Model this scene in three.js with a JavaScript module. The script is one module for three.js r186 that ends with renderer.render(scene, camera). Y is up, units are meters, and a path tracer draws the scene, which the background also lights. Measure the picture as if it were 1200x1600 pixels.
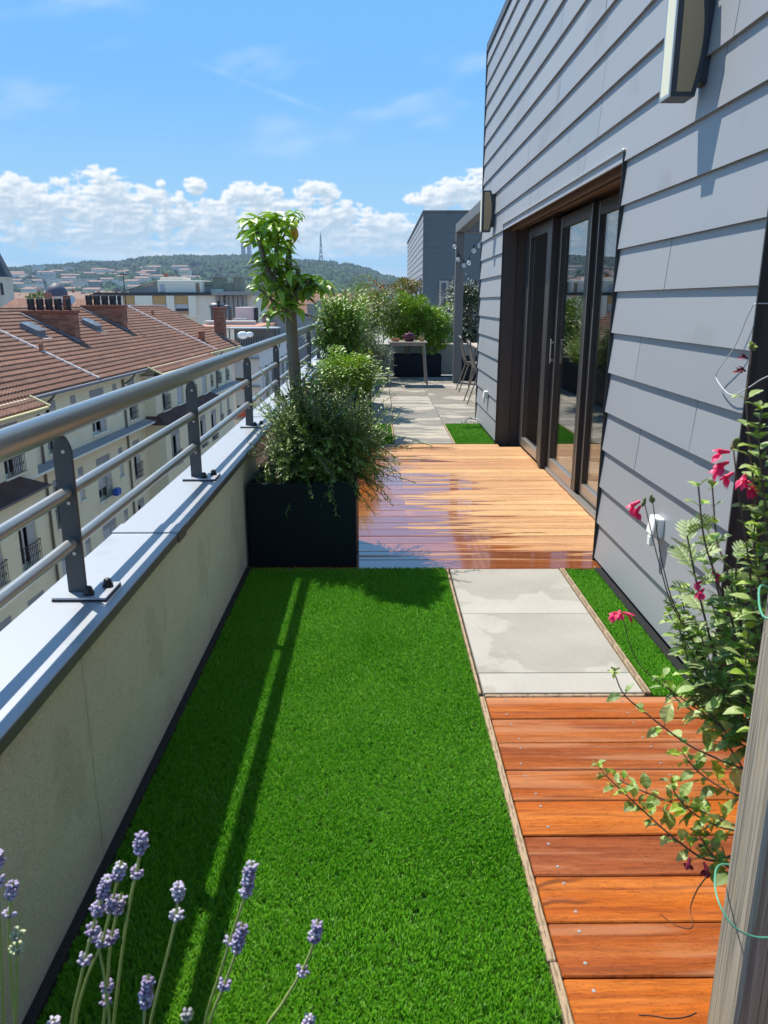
import * as THREE from 'three';
import { mergeGeometries } from 'three/addons/utils/BufferGeometryUtils.js';

// ------------------------------------------------------------------ camera, sky, sun, exposure
const scene = new THREE.Scene();
const EYE = 1.42, FPX = 1195;
const camera = new THREE.PerspectiveCamera(2 * Math.atan(800 / FPX) * 180 / Math.PI, 0.75, 0.05, 9000);
camera.position.set(0, EYE, 0);
camera.rotation.order = 'YXZ';
camera.rotation.set(-0.26788, -0.00888, 0);
camera.focus = 7; camera.userData.fStop = 12;
const renderer = new THREE.WebGLRenderer({ antialias: true });
renderer.setSize(768, 1024);
renderer.toneMapping = THREE.LinearToneMapping;
renderer.toneMappingExposure = 1.46;
renderer.shadowMap.enabled = true;

const sun = new THREE.DirectionalLight(new THREE.Color(1.0, 0.945, 0.84), 5.0);
const SUN = new THREE.Vector3(-0.394, 1, -0.406).normalize();
sun.position.copy(SUN).multiplyScalar(60).add(new THREE.Vector3(0, 0, -8));
sun.target.position.set(0, 0, -8);
sun.castShadow = true; sun.shadow.radius = 1;
sun.shadow.mapSize.set(4096, 4096);
Object.assign(sun.shadow.camera, { left: -40, right: 40, top: 60, bottom: -40, near: 1, far: 200 });
scene.add(sun, sun.target);

// ------------------------------------------------------------------ numbers
function rng(seed) { let a = seed >>> 0; return () => { a = (a + 0x6D2B79F5) | 0; let t = Math.imul(a ^ (a >>> 15), 1 | a); t = (t + Math.imul(t ^ (t >>> 7), 61 | t)) ^ t; return ((t ^ (t >>> 14)) >>> 0) / 4294967296; }; }
const R0 = rng(7);
const rr = (a, b, r = R0) => a + (b - a) * r();
const clamp = (x, a = 0, b = 1) => Math.min(b, Math.max(a, x));
const sstep = (a, b, x) => { const t = clamp((x - a) / (b - a)); return t * t * (3 - 2 * t); };
const lerp = (a, b, t) => a + (b - a) * t;
const mix3 = (a, b, t) => [lerp(a[0], b[0], t), lerp(a[1], b[1], t), lerp(a[2], b[2], t)];
function h3(x, y, z) { let h = Math.imul(x, 374761393) ^ Math.imul(y, 668265263) ^ Math.imul(z, 1440662683); h = Math.imul(h ^ (h >>> 13), 1274126177); return ((h ^ (h >>> 16)) >>> 0) / 4294967296; }
function n2(x, y, s = 0) { const i = Math.floor(x), j = Math.floor(y); let u = x - i, v = y - j; u = u * u * (3 - 2 * u); v = v * v * (3 - 2 * v);
  return lerp(lerp(h3(i, j, s), h3(i + 1, j, s), u), lerp(h3(i, j + 1, s), h3(i + 1, j + 1, s), u), v); }
function fbm(x, y, o = 5, s = 0) { let a = 0.5, t = 0, w = 0; for (let k = 0; k < o; k++) { t += a * n2(x, y, s + k); w += a; x = x * 2.03 + 17.1; y = y * 2.03 + 9.7; a *= 0.5; } return t / w; }
function billow(x, y, o = 5, s = 0) { let a = 0.5, t = 0, w = 0; for (let k = 0; k < o; k++) { t += a * (1 - Math.abs(2 * n2(x, y, s + k) - 1)); w += a; x = x * 2.07 + 11.3; y = y * 2.07 + 5.9; a *= 0.55; } return t / w; }

// ------------------------------------------------------------------ sky: blue air, a bank of cumulus low down, thin high streaks
{
  const W = 4096, H = 2048, data = new Float32Array(W * H * 4);
  // heaps of cumulus: azimuth from the terrace direction, elevation, radii (degrees)
  const heaps = [
    [-18.2, 6.9, 2.1, 1.5], [-21.3, 6.0, 2.6, 1.5], [-23.4, 6.6, 2.4, 1.2], [-26, 6.2, 3, 1.4], [-16, 6.1, 1.9, 1.4], [-13.8, 5.5, 2.3, 1.2], [-20, 5.3, 3.8, 1.5], [-23.5, 5.0, 3.8, 1.2], [-16.5, 4.7, 4.2, 1.2],
    [-12.5, 4.3, 3.8, 1.2], [-9.2, 7.1, 2.0, 0.9], [-6.5, 6.9, 1.5, 0.7], [-4.3, 7.4, 1.6, 0.75], [-10.6, 5.9, 1.9, 1.1], [-8.3, 5.2, 3.2, 1.4], [-3, 5.5, 2.8, 1.2], [-1.2, 5.2, 2.8, 1.2], [1.0, 4.9, 2.4, 1.2], [-5.3, 5.2, 2.4, 1.0], [-0.4, 4.0, 4.2, 0.8],
    [5.2, 7.1, 2.9, 0.85], [7.0, 7.7, 2.2, 1.0], [3.5, 6.9, 1.5, 0.5], [9.5, 7.0, 3.5, 1.6], [14, 6.5, 4, 1.6], [-12.2, 7.7, 0.6, 0.38], [-14.4, 7.7, 0.4, 0.22], [-13.4, 6.8, 0.5, 0.3],
  ];
  const r = rng(31);
  for (let k = 0; k < 150; k++) { const az = rr(25, 333, r); heaps.push([az > 180 ? az - 360 : az, rr(3.5, 7.5, r), rr(1.5, 4, r), rr(0.7, 1.6, r)]); }
  const density = (az, el) => {
    const px = az * 0.8, py = el * 1.25;
    const wx = (fbm(px * 0.7 + 31, py * 0.7, 3, 40) - 0.5) * 2.2, wy = (fbm(px * 0.7, py * 0.7 + 57, 3, 50) - 0.5) * 1.3;
    let m = 0;
    for (const b of near) { const dx = (az + wx * 0.55 - b[0]) / b[2], dy = (el + wy * 0.5 - b[1]) / b[3], q = dx * dx + (dy < 0 ? dy * dy * 0.55 : dy * dy); if (q < 1.9) m = Math.max(m, 1.05 - q * 0.62); }
    return m * 1.1 + (billow(px * 0.9, py * 1.15, 7, 3) - 0.62) * 2.1 * sstep(0.0, 0.35, m) - 0.52;
  };
  let near = heaps;
  const zen = [0.06, 0.19, 0.44], mid = [0.135, 0.37, 0.71], low = [0.27, 0.495, 0.675], rim = [0.36, 0.53, 0.63];
  for (let j = 0; j < H; j++) {
    const el = ((j + 0.5) / H - 0.5) * 180;
    let base = el < 4 ? mix3(rim, low, sstep(-1, 4, el)) : el < 13 ? mix3(low, mid, sstep(2, 15, el)) : mix3(mid, zen, sstep(10, 60, el));
    if (el < 13 && el >= 4) base = mix3(low, mid, sstep(3, 15.5, el)); else if (el >= 13) base = mix3(mix3(low, mid, sstep(3, 15.5, el)), zen, sstep(12, 62, el));
    for (let i = 0; i < W; i++) {
      const az = ((((i + 0.5) / W - 0.25) * 360 + 540) % 360) - 180, o = (j * W + i) * 4;
      let c = base;
      if (el > -1 && el < 70) {
        // thin streaks of high cloud
        const u = az * 0.09 + el * 0.05, v = el * 0.16 - az * 0.035;
        const cs = sstep(0.55, 0.86, fbm(u * 1.4 + 3, v * 2.6, 5, 71)) * sstep(7, 12, el) * 0.3;
        const trail = Math.exp(-Math.pow((el - 14.8 + (az + 12) * 0.3) / 0.16, 2)) * sstep(-14, -9, az) * (1 - sstep(-6, -2, az)) * fbm(az * 1.3, el, 3, 9) * 0.22;
        c = mix3(c, [0.60, 0.68, 0.76], clamp(cs + trail));
      }
      if (el > -0.5 && el < 11.5) {
        near = heaps.filter ? near : near;
        const hz = sstep(0.44, 0.7, fbm(az * 0.16 + 9, el * 1.0, 5, 21)) * sstep(0.3, 1.6, el) * (1 - sstep(4.2, 6.4, el));
        c = mix3(c, [0.50, 0.61, 0.68], hz * 0.8);
        let d = -1; let any = false;
        for (const b of heaps) if (Math.abs(az - b[0]) < b[2] * 1.5 + 1 && Math.abs(el - b[1]) < b[3] * 1.7 + 1) { any = true; break; }
        if (any) {
          near = heaps.filter((b) => Math.abs(az - b[0]) < b[2] * 1.5 + 2 && Math.abs(el - b[1]) < b[3] * 2 + 1.2);
          d = density(az, el);
          const a = sstep(0.0, 0.2, d);
          if (a > 0) {
            const u1 = density(az - 0.10, el + 0.17), u2 = density(az - 0.26, el + 0.5), u3 = density(az - 0.5, el + 1.0);
            const tau = Math.max(0, u1) * 0.5 + Math.max(0, u2) * 0.9 + Math.max(0, u3) * 0.8;
            const lit = clamp(Math.exp(-tau * 1.25) * 0.85 + (d - u1) * 1.1 + 0.04, 0, 1), foot = sstep(1.2, 6.2, el);
            const col = mix3([0.37, 0.475, 0.555], [0.745, 0.76, 0.77], clamp(lit * (0.45 + 0.55 * foot)));
            c = mix3(c, col, a * (0.42 + 0.58 * foot) * sstep(0.8, 3.4, el) * (0.86 + 0.14 * sstep(0.1, 0.5, d)));
          }
        }
      }
      data[o] = c[0]; data[o + 1] = c[1]; data[o + 2] = c[2]; data[o + 3] = 1;
    }
  }
  const t = new THREE.DataTexture(data, W, H, THREE.RGBAFormat, THREE.FloatType);
  t.mapping = THREE.EquirectangularReflectionMapping; t.magFilter = THREE.LinearFilter; t.minFilter = THREE.LinearFilter; t.colorSpace = THREE.LinearSRGBColorSpace; t.needsUpdate = true;
  scene.background = t; scene.environment = t;
}

// ------------------------------------------------------------------ naming
const used = {};
function numbered(n) { used[n] = (used[n] ?? -1) + 1; return used[n] ? n + '_' + String(used[n]).padStart(3, '0') : n; }
function tag(o, label, category, group, kind) { if (label) o.userData.label = label; if (category) o.userData.category = category; if (group) o.userData.group = group; if (kind) o.userData.kind = kind; return o; }
function thing(name, label, category, pos = [0, 0, 0], turn = 0, group) { const o = new THREE.Group(); o.name = numbered(name); o.position.set(...pos); o.rotation.y = turn; scene.add(o); return tag(o, label, category, group); }
function mesh(name, geo, mat, parent) { const m = new THREE.Mesh(Array.isArray(geo) ? merge(geo) : geo, mat); m.name = parent ? name : numbered(name); m.castShadow = m.receiveShadow = true; (parent ?? scene).add(m); return m; }
function struct(name, geo, mat, label, kind = 'structure') { const m = mesh(name, geo, mat); return tag(m, label, name.replace(/_/g, ' '), null, kind); }

// ------------------------------------------------------------------ geometry
const V = (x, y, z) => new THREE.Vector3(x, y, z);
function clean(g) { if (g.index) g = g.toNonIndexed(); for (const k of Object.keys(g.attributes)) if (!['position', 'normal', 'uv'].includes(k)) g.deleteAttribute(k); if (!g.attributes.normal) g.computeVertexNormals(); if (!g.attributes.uv) boxUV(g); return g; }
function merge(list) { return list.length === 1 ? list[0] : mergeGeometries(list.map(clean)); }
function boxUV(g, s = 1) { // uv in metres from the side that each face looks to
  if (g.index) g = g.toNonIndexed();
  g.computeVertexNormals();
  const p = g.attributes.position, n = p.count, uv = new Float32Array(n * 2);
  for (let f = 0; f < n; f += 3) {
    const a = V().fromBufferAttribute(p, f), b = V().fromBufferAttribute(p, f + 1), c = V().fromBufferAttribute(p, f + 2), q = b.clone().sub(a).cross(c.clone().sub(a));
    const ax = Math.abs(q.x), ay = Math.abs(q.y), az = Math.abs(q.z);
    [a, b, c].forEach((v, k) => { const [s1, t1] = ax > ay && ax > az ? [v.z, v.y] : ay > az ? [v.x, v.z] : [v.x, v.y]; uv[(f + k) * 2] = s1 * s; uv[(f + k) * 2 + 1] = t1 * s; });
  }
  g.setAttribute('uv', new THREE.BufferAttribute(uv, 2)); return g;
}
function soup(tris) { const g = new THREE.BufferGeometry(); g.setAttribute('position', new THREE.Float32BufferAttribute(tris, 3)); return boxUV(g); }
const quad = (out, a, b, c, d) => out.push(...a, ...b, ...c, ...a, ...c, ...d);
// box between two corners with chamfered edges
function bx(x0, x1, y0, y1, z0, z1, c = 0) {
  const cx = (x0 + x1) / 2, cy = (y0 + y1) / 2, cz = (z0 + z1) / 2, X = Math.abs(x1 - x0) / 2, Y = Math.abs(y1 - y0) / 2, Z = Math.abs(z1 - z0) / 2;
  if (!c) { const g = new THREE.BoxGeometry(2 * X, 2 * Y, 2 * Z); g.translate(cx, cy, cz); return boxUV(g); }
  c = Math.min(c, X * 0.9, Y * 0.9, Z * 0.9);
  const out = [], P = (s, k) => { const e = [X - (k === 0 ? 0 : c), Y - (k === 1 ? 0 : c), Z - (k === 2 ? 0 : c)]; return [cx + s[0] * e[0], cy + s[1] * e[1], cz + s[2] * e[2]]; };
  for (let k = 0; k < 3; k++) for (const s of [-1, 1]) {
    const u = (k + 1) % 3, v = (k + 2) % 3, mk = (a, b) => { const q = [0, 0, 0]; q[k] = s; q[u] = a; q[v] = b; return P(q, k); };
    s > 0 ? quad(out, mk(-1, -1), mk(1, -1), mk(1, 1), mk(-1, 1)) : quad(out, mk(-1, -1), mk(-1, 1), mk(1, 1), mk(1, -1));
    for (const s2 of [-1, 1]) { // edge between face k side s and face u side s2
      const e = (w, f) => { const q = [0, 0, 0]; q[k] = s; q[u] = s2; q[v] = w; return P(q, f); };
      s * s2 > 0 ? quad(out, e(-1, k), e(-1, u), e(1, u), e(1, k)) : quad(out, e(-1, u), e(-1, k), e(1, k), e(1, u));
    }
  }
  for (const a of [-1, 1]) for (const b of [-1, 1]) for (const d of [-1, 1]) { const q = [a, b, d]; a * b * d > 0 ? out.push(...P(q, 0), ...P(q, 1), ...P(q, 2)) : out.push(...P(q, 0), ...P(q, 2), ...P(q, 1)); }
  return soup(out);
}
function tube(points, r, seg = 12, rad = 8, closed = false, taper = 1) {
  const curve = points.length === 2 ? new THREE.LineCurve3(points[0], points[1]) : new THREE.CatmullRomCurve3(points, closed, 'catmullrom', 0.5);
  const g = new THREE.TubeGeometry(curve, points.length === 2 ? 1 : seg, r, rad, closed);
  if (taper !== 1) { const p = g.attributes.position, n = rad + 1, rows = p.count / n; for (let i = 0; i < rows; i++) { const q = V(); for (let k = 0; k < rad; k++) q.add(V().fromBufferAttribute(p, i * n + k)); q.multiplyScalar(1 / rad); const f = lerp(1, taper, i / (rows - 1)); for (let k = 0; k < n; k++) { const v = V().fromBufferAttribute(p, i * n + k).sub(q).multiplyScalar(f).add(q); p.setXYZ(i * n + k, v.x, v.y, v.z); } } }
  return g;
}
function rod(a, b, r0, r1 = r0, rad = 12) { const d = V().subVectors(b, a), g = new THREE.CylinderGeometry(r1, r0, d.length(), rad); g.applyQuaternion(new THREE.Quaternion().setFromUnitVectors(V(0, 1, 0), d.clone().normalize())); g.translate((a.x + b.x) / 2, (a.y + b.y) / 2, (a.z + b.z) / 2); return g; }
function lathe(pts, seg = 20) { return new THREE.LatheGeometry(pts.map(([x, y]) => new THREE.Vector2(x, y)), seg); }
function prism(shape, depth) { return new THREE.ExtrudeGeometry(shape, { depth, bevelEnabled: false }); }
function poly(pts) { const s = new THREE.Shape(); pts.forEach(([x, y], i) => i ? s.lineTo(x, y) : s.moveTo(x, y)); return s; }
// a pixel of the 1200 x 1600 photograph as a direction, used to lay things out
const PSI = 0.00888, PIT = 0.26788;
const FW = V(Math.sin(PSI) * Math.cos(PIT), -Math.sin(PIT), -Math.cos(PSI) * Math.cos(PIT)), RT = V(Math.cos(PSI), 0, Math.sin(PSI)), UPV = RT.clone().cross(FW);
const ray = (x, y) => FW.clone().addScaledVector(RT, (x - 600) / FPX).addScaledVector(UPV, (800 - y) / FPX);
const atZ = (x, y, z) => { const d = ray(x, y); return d.multiplyScalar(z / d.z).add(V(0, EYE, 0)); };
const atX = (x, y, X) => { const d = ray(x, y); return d.multiplyScalar(X / d.x).add(V(0, EYE, 0)); };

// ------------------------------------------------------------------ textures and materials
function texture(W, H, fn, srgb = true) {
  const d = new Uint8Array(W * H * 4);
  for (let j = 0; j < H; j++) for (let i = 0; i < W; i++) { const c = fn((i + 0.5) / W, (j + 0.5) / H, i, j), o = (j * W + i) * 4; for (let k = 0; k < 3; k++) { let v = clamp(c[k]); if (srgb) v = v < 0.0031308 ? v * 12.92 : 1.055 * Math.pow(v, 1 / 2.4) - 0.055; d[o + k] = v * 255 + 0.5; } d[o + 3] = 255; }
  const t = new THREE.DataTexture(d, W, H); t.wrapS = t.wrapT = THREE.RepeatWrapping; t.magFilter = THREE.LinearFilter; t.minFilter = THREE.LinearMipmapLinearFilter; t.generateMipmaps = true;
  if (srgb) t.colorSpace = THREE.SRGBColorSpace; t.needsUpdate = true; return t;
}
const grey = (W, H, fn) => texture(W, H, (u, v, i, j) => { const g = fn(u, v, i, j); return [g, g, g]; }, false);
function rep(t, sx, sy = sx) { const c = t.clone(); c.repeat.set(sx, sy); c.needsUpdate = true; return c; }
const lin = (r, g, b) => new THREE.Color().setRGB(r, g, b);
const std = (c, rough = 0.8, o = {}) => new THREE.MeshStandardMaterial({ color: Array.isArray(c) ? lin(...c) : c, roughness: rough, ...o });
const phys = (c, rough = 0.8, o = {}) => new THREE.MeshPhysicalMaterial({ color: Array.isArray(c) ? lin(...c) : c, roughness: rough, ...o });
// seamless noise: repeats after n cells
function tn(u, v, n, s) { const x = u * n, y = v * n, i = Math.floor(x), j = Math.floor(y); let a = x - i, b = y - j; a = a * a * (3 - 2 * a); b = b * b * (3 - 2 * b); const m = (k) => ((k % n) + n) % n; return lerp(lerp(h3(m(i), m(j), s), h3(m(i + 1), m(j), s), a), lerp(h3(m(i), m(j + 1), s), h3(m(i + 1), m(j + 1), s), a), b); }
function tfbm(u, v, n, o, s) { let a = 0.5, t = 0, w = 0; for (let k = 0; k < o; k++) { t += a * tn(u, v, n, s + k); w += a; n *= 2; a *= 0.55; } return t / w; }

// ------------------------------------------------------------------ materials of the terrace
const PITCH = 0.1535;
function woodColour(x, z, p, tones) { // one board of the deck: tone, long grain, pores
  const t = tones(p), off = p * 7.31;
  const wav = fbm(x * 1.6 + off, z * 9 + off, 3, 5) * 0.05;
  const g1 = fbm(x * 4 + off * 3, (z + wav) * 95 + off, 5, 11), g2 = fbm(x * 30 + off, (z + wav * 0.6) * 430 + off, 3, 17);
  const band = fbm(x * 1.1 + off * 2, (z + wav) * 26 + off, 3, 23);
  let c = mix3(t[0], t[1], clamp((band - 0.34) * 2.6));
  c = mix3(c, t[2], clamp((g1 - 0.42) * 2.2) * 0.8);
  const k = 0.70 + 0.6 * g2; c = [c[0] * k, c[1] * k, c[2] * k];
  const pore = n2(x * 85 + off, z * 950, 31); if (pore > 0.74) { const q = 1 - (pore - 0.74) * 2.4; c = [c[0] * q, c[1] * q, c[2] * q]; }
  return c;
}
const NT = [];
{ const r = rng(77); for (let i = 0; i < 16; i++) NT.push(r()); }
// near boards: all wet, from orange to red brown, paler where they begin to dry
const nearTone = (p) => { const k = [0.45, 0.62, 0.75, 0.5, 0.12, 0.95, 0.18, 0.6, 0.08, 0.5, 0.3, 0.7, 0.2, 0.6, 0.4][p % 15]; return [mix3([0.40, 0.098, 0.011], [0.19, 0.042, 0.012], k), mix3([0.48, 0.150, 0.024], [0.25, 0.070, 0.024], k), mix3([0.20, 0.042, 0.010], [0.095, 0.022, 0.010], k)]; };
const nearDry = (x, z, p) => { const zz = (-2.563 - -z) ; const f = fbm(x * 2.2 + p * 5, z * 30, 4, 61); const first = p === 0 ? sstep(-2.50, -2.545, z + (f - 0.5) * 0.05) : 0; const e = [0, 0.30, 0.25, 0.16, 0.0, 0.34, 0.08, 0.22, 0.05][p % 9]; return clamp(first * 0.75 + sstep(0.62 - e * 0.5, 0.80 - e * 0.3, f) * (0.25 + e)); };
const NZ0 = -2.563, NX0 = 0.402, NW = 1.075, NL = PITCH * 15;
const TW = 1024, TH = 2048;
const nearMap = texture(TW, TH, (u, v) => { const x = NX0 + u * NW, z = NZ0 + v * NL, p = Math.floor((z - NZ0) / PITCH); let c = woodColour(x, z, p, nearTone); const d = nearDry(x, z, p); c = mix3(c, [0.46, 0.235, 0.125], d * 0.75);
  if (p === 6) { const w = Math.abs(z - NZ0 - PITCH * 6.62 + (x - 0.42) * 0.14 + (fbm(x * 9, z * 9, 3, 4) - 0.5) * 0.06), w2 = Math.abs(z - NZ0 - PITCH * 6.25 + (x - 0.42) * 0.25 + (fbm(x * 9, z * 9, 3, 8) - 0.5) * 0.05); const q = (1 - sstep(0.0, 0.012, Math.min(w, w2))) * (1 - sstep(0.47, 0.58, x)); c = mix3(c, [0.10, 0.03, 0.012], q * 0.8); }
  return c; });
const nearRough = grey(512, 1024, (u, v) => { const x = NX0 + u * NW, z = NZ0 + v * NL, p = Math.floor((z - NZ0) / PITCH); const d = nearDry(x, z, p), f = fbm(x * 5, z * 22, 4, 91); return lerp(0.34 + 0.25 * sstep(0.4, 0.7, f), 0.75, d); });
// far boards: dry and pale towards the door, soaked on the planter side
const farTone = (p) => { const k = NT[p % 16]; return [mix3([0.49, 0.275, 0.115], [0.39, 0.185, 0.075], k), mix3([0.58, 0.36, 0.17], [0.48, 0.255, 0.115], k), mix3([0.35, 0.18, 0.08], [0.28, 0.12, 0.055], k)]; };
const wetTone = (p) => { const k = NT[(p * 5 + 3) % 16]; return [mix3([0.33, 0.095, 0.020], [0.185, 0.055, 0.024], k), mix3([0.40, 0.13, 0.028], [0.24, 0.08, 0.035], k), mix3([0.22, 0.055, 0.013], [0.12, 0.033, 0.015], k)]; };
const FZ0 = -3.985 - PITCH * 25, FX0 = -0.73, FW_ = 2.25, FL = PITCH * 25;
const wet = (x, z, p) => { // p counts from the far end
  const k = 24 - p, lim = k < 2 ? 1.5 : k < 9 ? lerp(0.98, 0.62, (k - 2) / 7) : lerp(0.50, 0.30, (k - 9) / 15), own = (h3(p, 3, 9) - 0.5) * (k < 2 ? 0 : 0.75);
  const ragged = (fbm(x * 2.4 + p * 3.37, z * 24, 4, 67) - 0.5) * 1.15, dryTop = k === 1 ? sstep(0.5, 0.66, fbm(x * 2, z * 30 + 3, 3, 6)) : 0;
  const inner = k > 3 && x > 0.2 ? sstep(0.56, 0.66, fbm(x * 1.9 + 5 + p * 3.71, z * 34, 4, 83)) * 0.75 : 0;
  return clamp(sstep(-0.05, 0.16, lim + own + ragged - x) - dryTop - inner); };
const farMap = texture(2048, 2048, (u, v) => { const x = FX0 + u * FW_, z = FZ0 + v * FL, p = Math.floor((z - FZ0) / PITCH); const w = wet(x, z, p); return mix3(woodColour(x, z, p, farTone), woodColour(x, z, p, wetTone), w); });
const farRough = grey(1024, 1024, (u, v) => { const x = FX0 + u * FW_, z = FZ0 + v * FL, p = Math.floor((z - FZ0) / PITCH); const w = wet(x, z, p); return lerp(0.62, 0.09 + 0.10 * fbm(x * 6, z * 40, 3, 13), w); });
const M = {};
M.nearWood = phys([1, 1, 1], 1, { map: nearMap, roughnessMap: nearRough, bumpMap: nearMap, bumpScale: 0.0006, ior: 1.45, specularIntensity: 0.4 });
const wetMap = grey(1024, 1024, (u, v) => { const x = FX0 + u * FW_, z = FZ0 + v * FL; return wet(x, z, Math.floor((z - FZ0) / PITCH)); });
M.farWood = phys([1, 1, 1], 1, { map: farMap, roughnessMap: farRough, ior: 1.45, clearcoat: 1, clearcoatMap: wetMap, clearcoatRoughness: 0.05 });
const stoneTex = texture(1024, 1024, (u, v) => { const a = tfbm(u, v, 5, 6, 3), b = tfbm(u, v, 11, 4, 41), f = tfbm(u, v, 180, 2, 5), s = sstep(0.52, 0.58, tfbm(u + 0.05 * b, v, 4, 5, 77)); let c = mix3([0.26, 0.24, 0.205], [0.345, 0.325, 0.285], a); c = mix3(c, [0.40, 0.385, 0.35], s * 0.55); const k = 0.86 + 0.16 * b + 0.12 * f; return [c[0] * k, c[1] * k, c[2] * k]; });
M.stone = std([1, 1, 1], 0.72, { map: rep(stoneTex, 0.8), bumpMap: rep(stoneTex, 0.8), bumpScale: 0.001 });
const patioTex = texture(1024, 1024, (u, v) => { const a = tfbm(u, v, 4, 6, 13), b = tfbm(u, v, 23, 4, 45), w = sstep(0.48, 0.56, tfbm(u, v * 2.5, 6, 5, 91)); let c = mix3([0.30, 0.265, 0.215], [0.37, 0.335, 0.28], a); c = mix3(c, [0.20, 0.175, 0.14], (1 - w) * 0.75); const k = 0.9 + 0.2 * b; return [c[0] * k, c[1] * k, c[2] * k]; });
const patioRough = grey(512, 512, (u, v) => { const w = sstep(0.48, 0.56, tfbm(u, v * 2.5, 6, 5, 91)); return lerp(0.42, 0.8, w); });
M.patio = phys([1, 1, 1], 1, { map: rep(patioTex, 0.3), roughnessMap: rep(patioRough, 0.3) });
const renderTex = texture(1024, 1024, (u, v) => { const a = tfbm(u, v, 3, 5, 9), b = tfbm(u, v, 150, 3, 19), d = tfbm(u, v * 0.5, 9, 4, 33), sp = tn(u, v, 260, 8); const st = sstep(0.56, 0.72, tfbm(u, v, 5, 6, 63)) * sstep(0.4, 0.6, b); let c = mix3([0.58, 0.55, 0.475], [0.71, 0.68, 0.60], a * 0.6 + d * 0.4); c = mix3(c, [0.36, 0.33, 0.27], st * 0.5); const k = 0.80 + 0.34 * b - (sp > 0.84 ? 0.22 : 0); return [c[0] * k, c[1] * k, c[2] * k]; });
M.render = std([1, 1, 1], 0.95, { map: rep(renderTex, 1.4), bumpMap: rep(renderTex, 1.4), bumpScale: 0.003 });
const zincTex = texture(1024, 1024, (u, v) => { const a = tfbm(u, v, 3, 6, 29), b = tfbm(u, v * 0.25, 20, 4, 15), c0 = tfbm(u, v, 60, 3, 4), sw = sstep(0.58, 0.74, tfbm(u + 0.1 * a, v, 5, 4, 51)); const k = 0.86 + 0.20 * a + 0.14 * b + 0.06 * c0 - 0.13 * sw; return [k, k, k]; });
M.zinc = phys([0.325, 0.341, 0.364], 0.52, { map: rep(zincTex, 0.42), metalness: 0.15, roughnessMap: rep(grey(256, 256, (u, v) => 0.82 + 0.3 * tfbm(u, v, 4, 4, 3)), 0.42) });
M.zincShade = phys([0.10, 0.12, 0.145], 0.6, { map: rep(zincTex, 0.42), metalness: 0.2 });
M.coping = phys([0.40, 0.42, 0.45], 0.40, { map: rep(zincTex, 0.9), metalness: 0.35 });
M.copingSide = std([0.10, 0.105, 0.11], 0.5, { metalness: 0.2 });
M.postPaint = phys([0.045, 0.052, 0.058], 0.42, { clearcoat: 0.2, clearcoatRoughness: 0.3 });
M.plate = std([0.03, 0.03, 0.033], 0.45, { metalness: 0.3 });
const brushed = grey(256, 256, (u, v) => 0.27 + 0.16 * tfbm(u, v, 6, 4, 3));
M.alu = phys([0.47, 0.475, 0.46], 1, { metalness: 0.85, roughnessMap: brushed });
M.black = std([0.012, 0.012, 0.013], 0.5);
M.blackSoft = std([0.018, 0.018, 0.02], 0.85);
M.frame = phys([0.050, 0.049, 0.049], 0.45, { metalness: 0.4 });
M.frameEdge = phys([0.40, 0.37, 0.34], 0.35, { metalness: 0.75 });
M.reveal = std([0.064, 0.060, 0.057], 0.55, { metalness: 0.2 });
M.glass = phys([0.93, 0.95, 0.95], 0.0, { transmission: 1, thickness: 0, ior: 1.62 });
M.silver = std([0.62, 0.6, 0.56], 0.35, { metalness: 0.85 });
M.room = std([0.20, 0.17, 0.14], 0.9);
M.white = std([0.78, 0.78, 0.75], 0.5);
const oldWoodTex = texture(512, 1024, (u, v) => { const g = tfbm(u, v * 0.06, 40, 3, 3), f = tfbm(u, v * 0.1, 14, 4, 8), k = tfbm(u, v * 0.3, 90, 2, 5); const cr = sstep(0.60, 0.66, g); let c = mix3([0.42, 0.36, 0.29], [0.25, 0.21, 0.165], f); c = mix3(c, [0.10, 0.085, 0.07], cr * 0.65); const q = 0.85 + 0.3 * k; return [c[0] * q, c[1] * q, c[2] * q]; });
M.oldWood = std([1, 1, 1], 0.9, { map: rep(oldWoodTex, 5, 1.1), bumpMap: rep(oldWoodTex, 5, 1.1), bumpScale: 0.002 });
M.stripWood = std([1, 0.86, 0.68], 0.9, { map: rep(oldWoodTex, 3, 7) });
M.planter = phys([0.0045, 0.010, 0.018], 0.58, { specularIntensity: 0.45, bumpMap: rep(zincTex, 1), bumpScale: 0.001 });
M.soil = std([0.035, 0.024, 0.016], 1);

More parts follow.
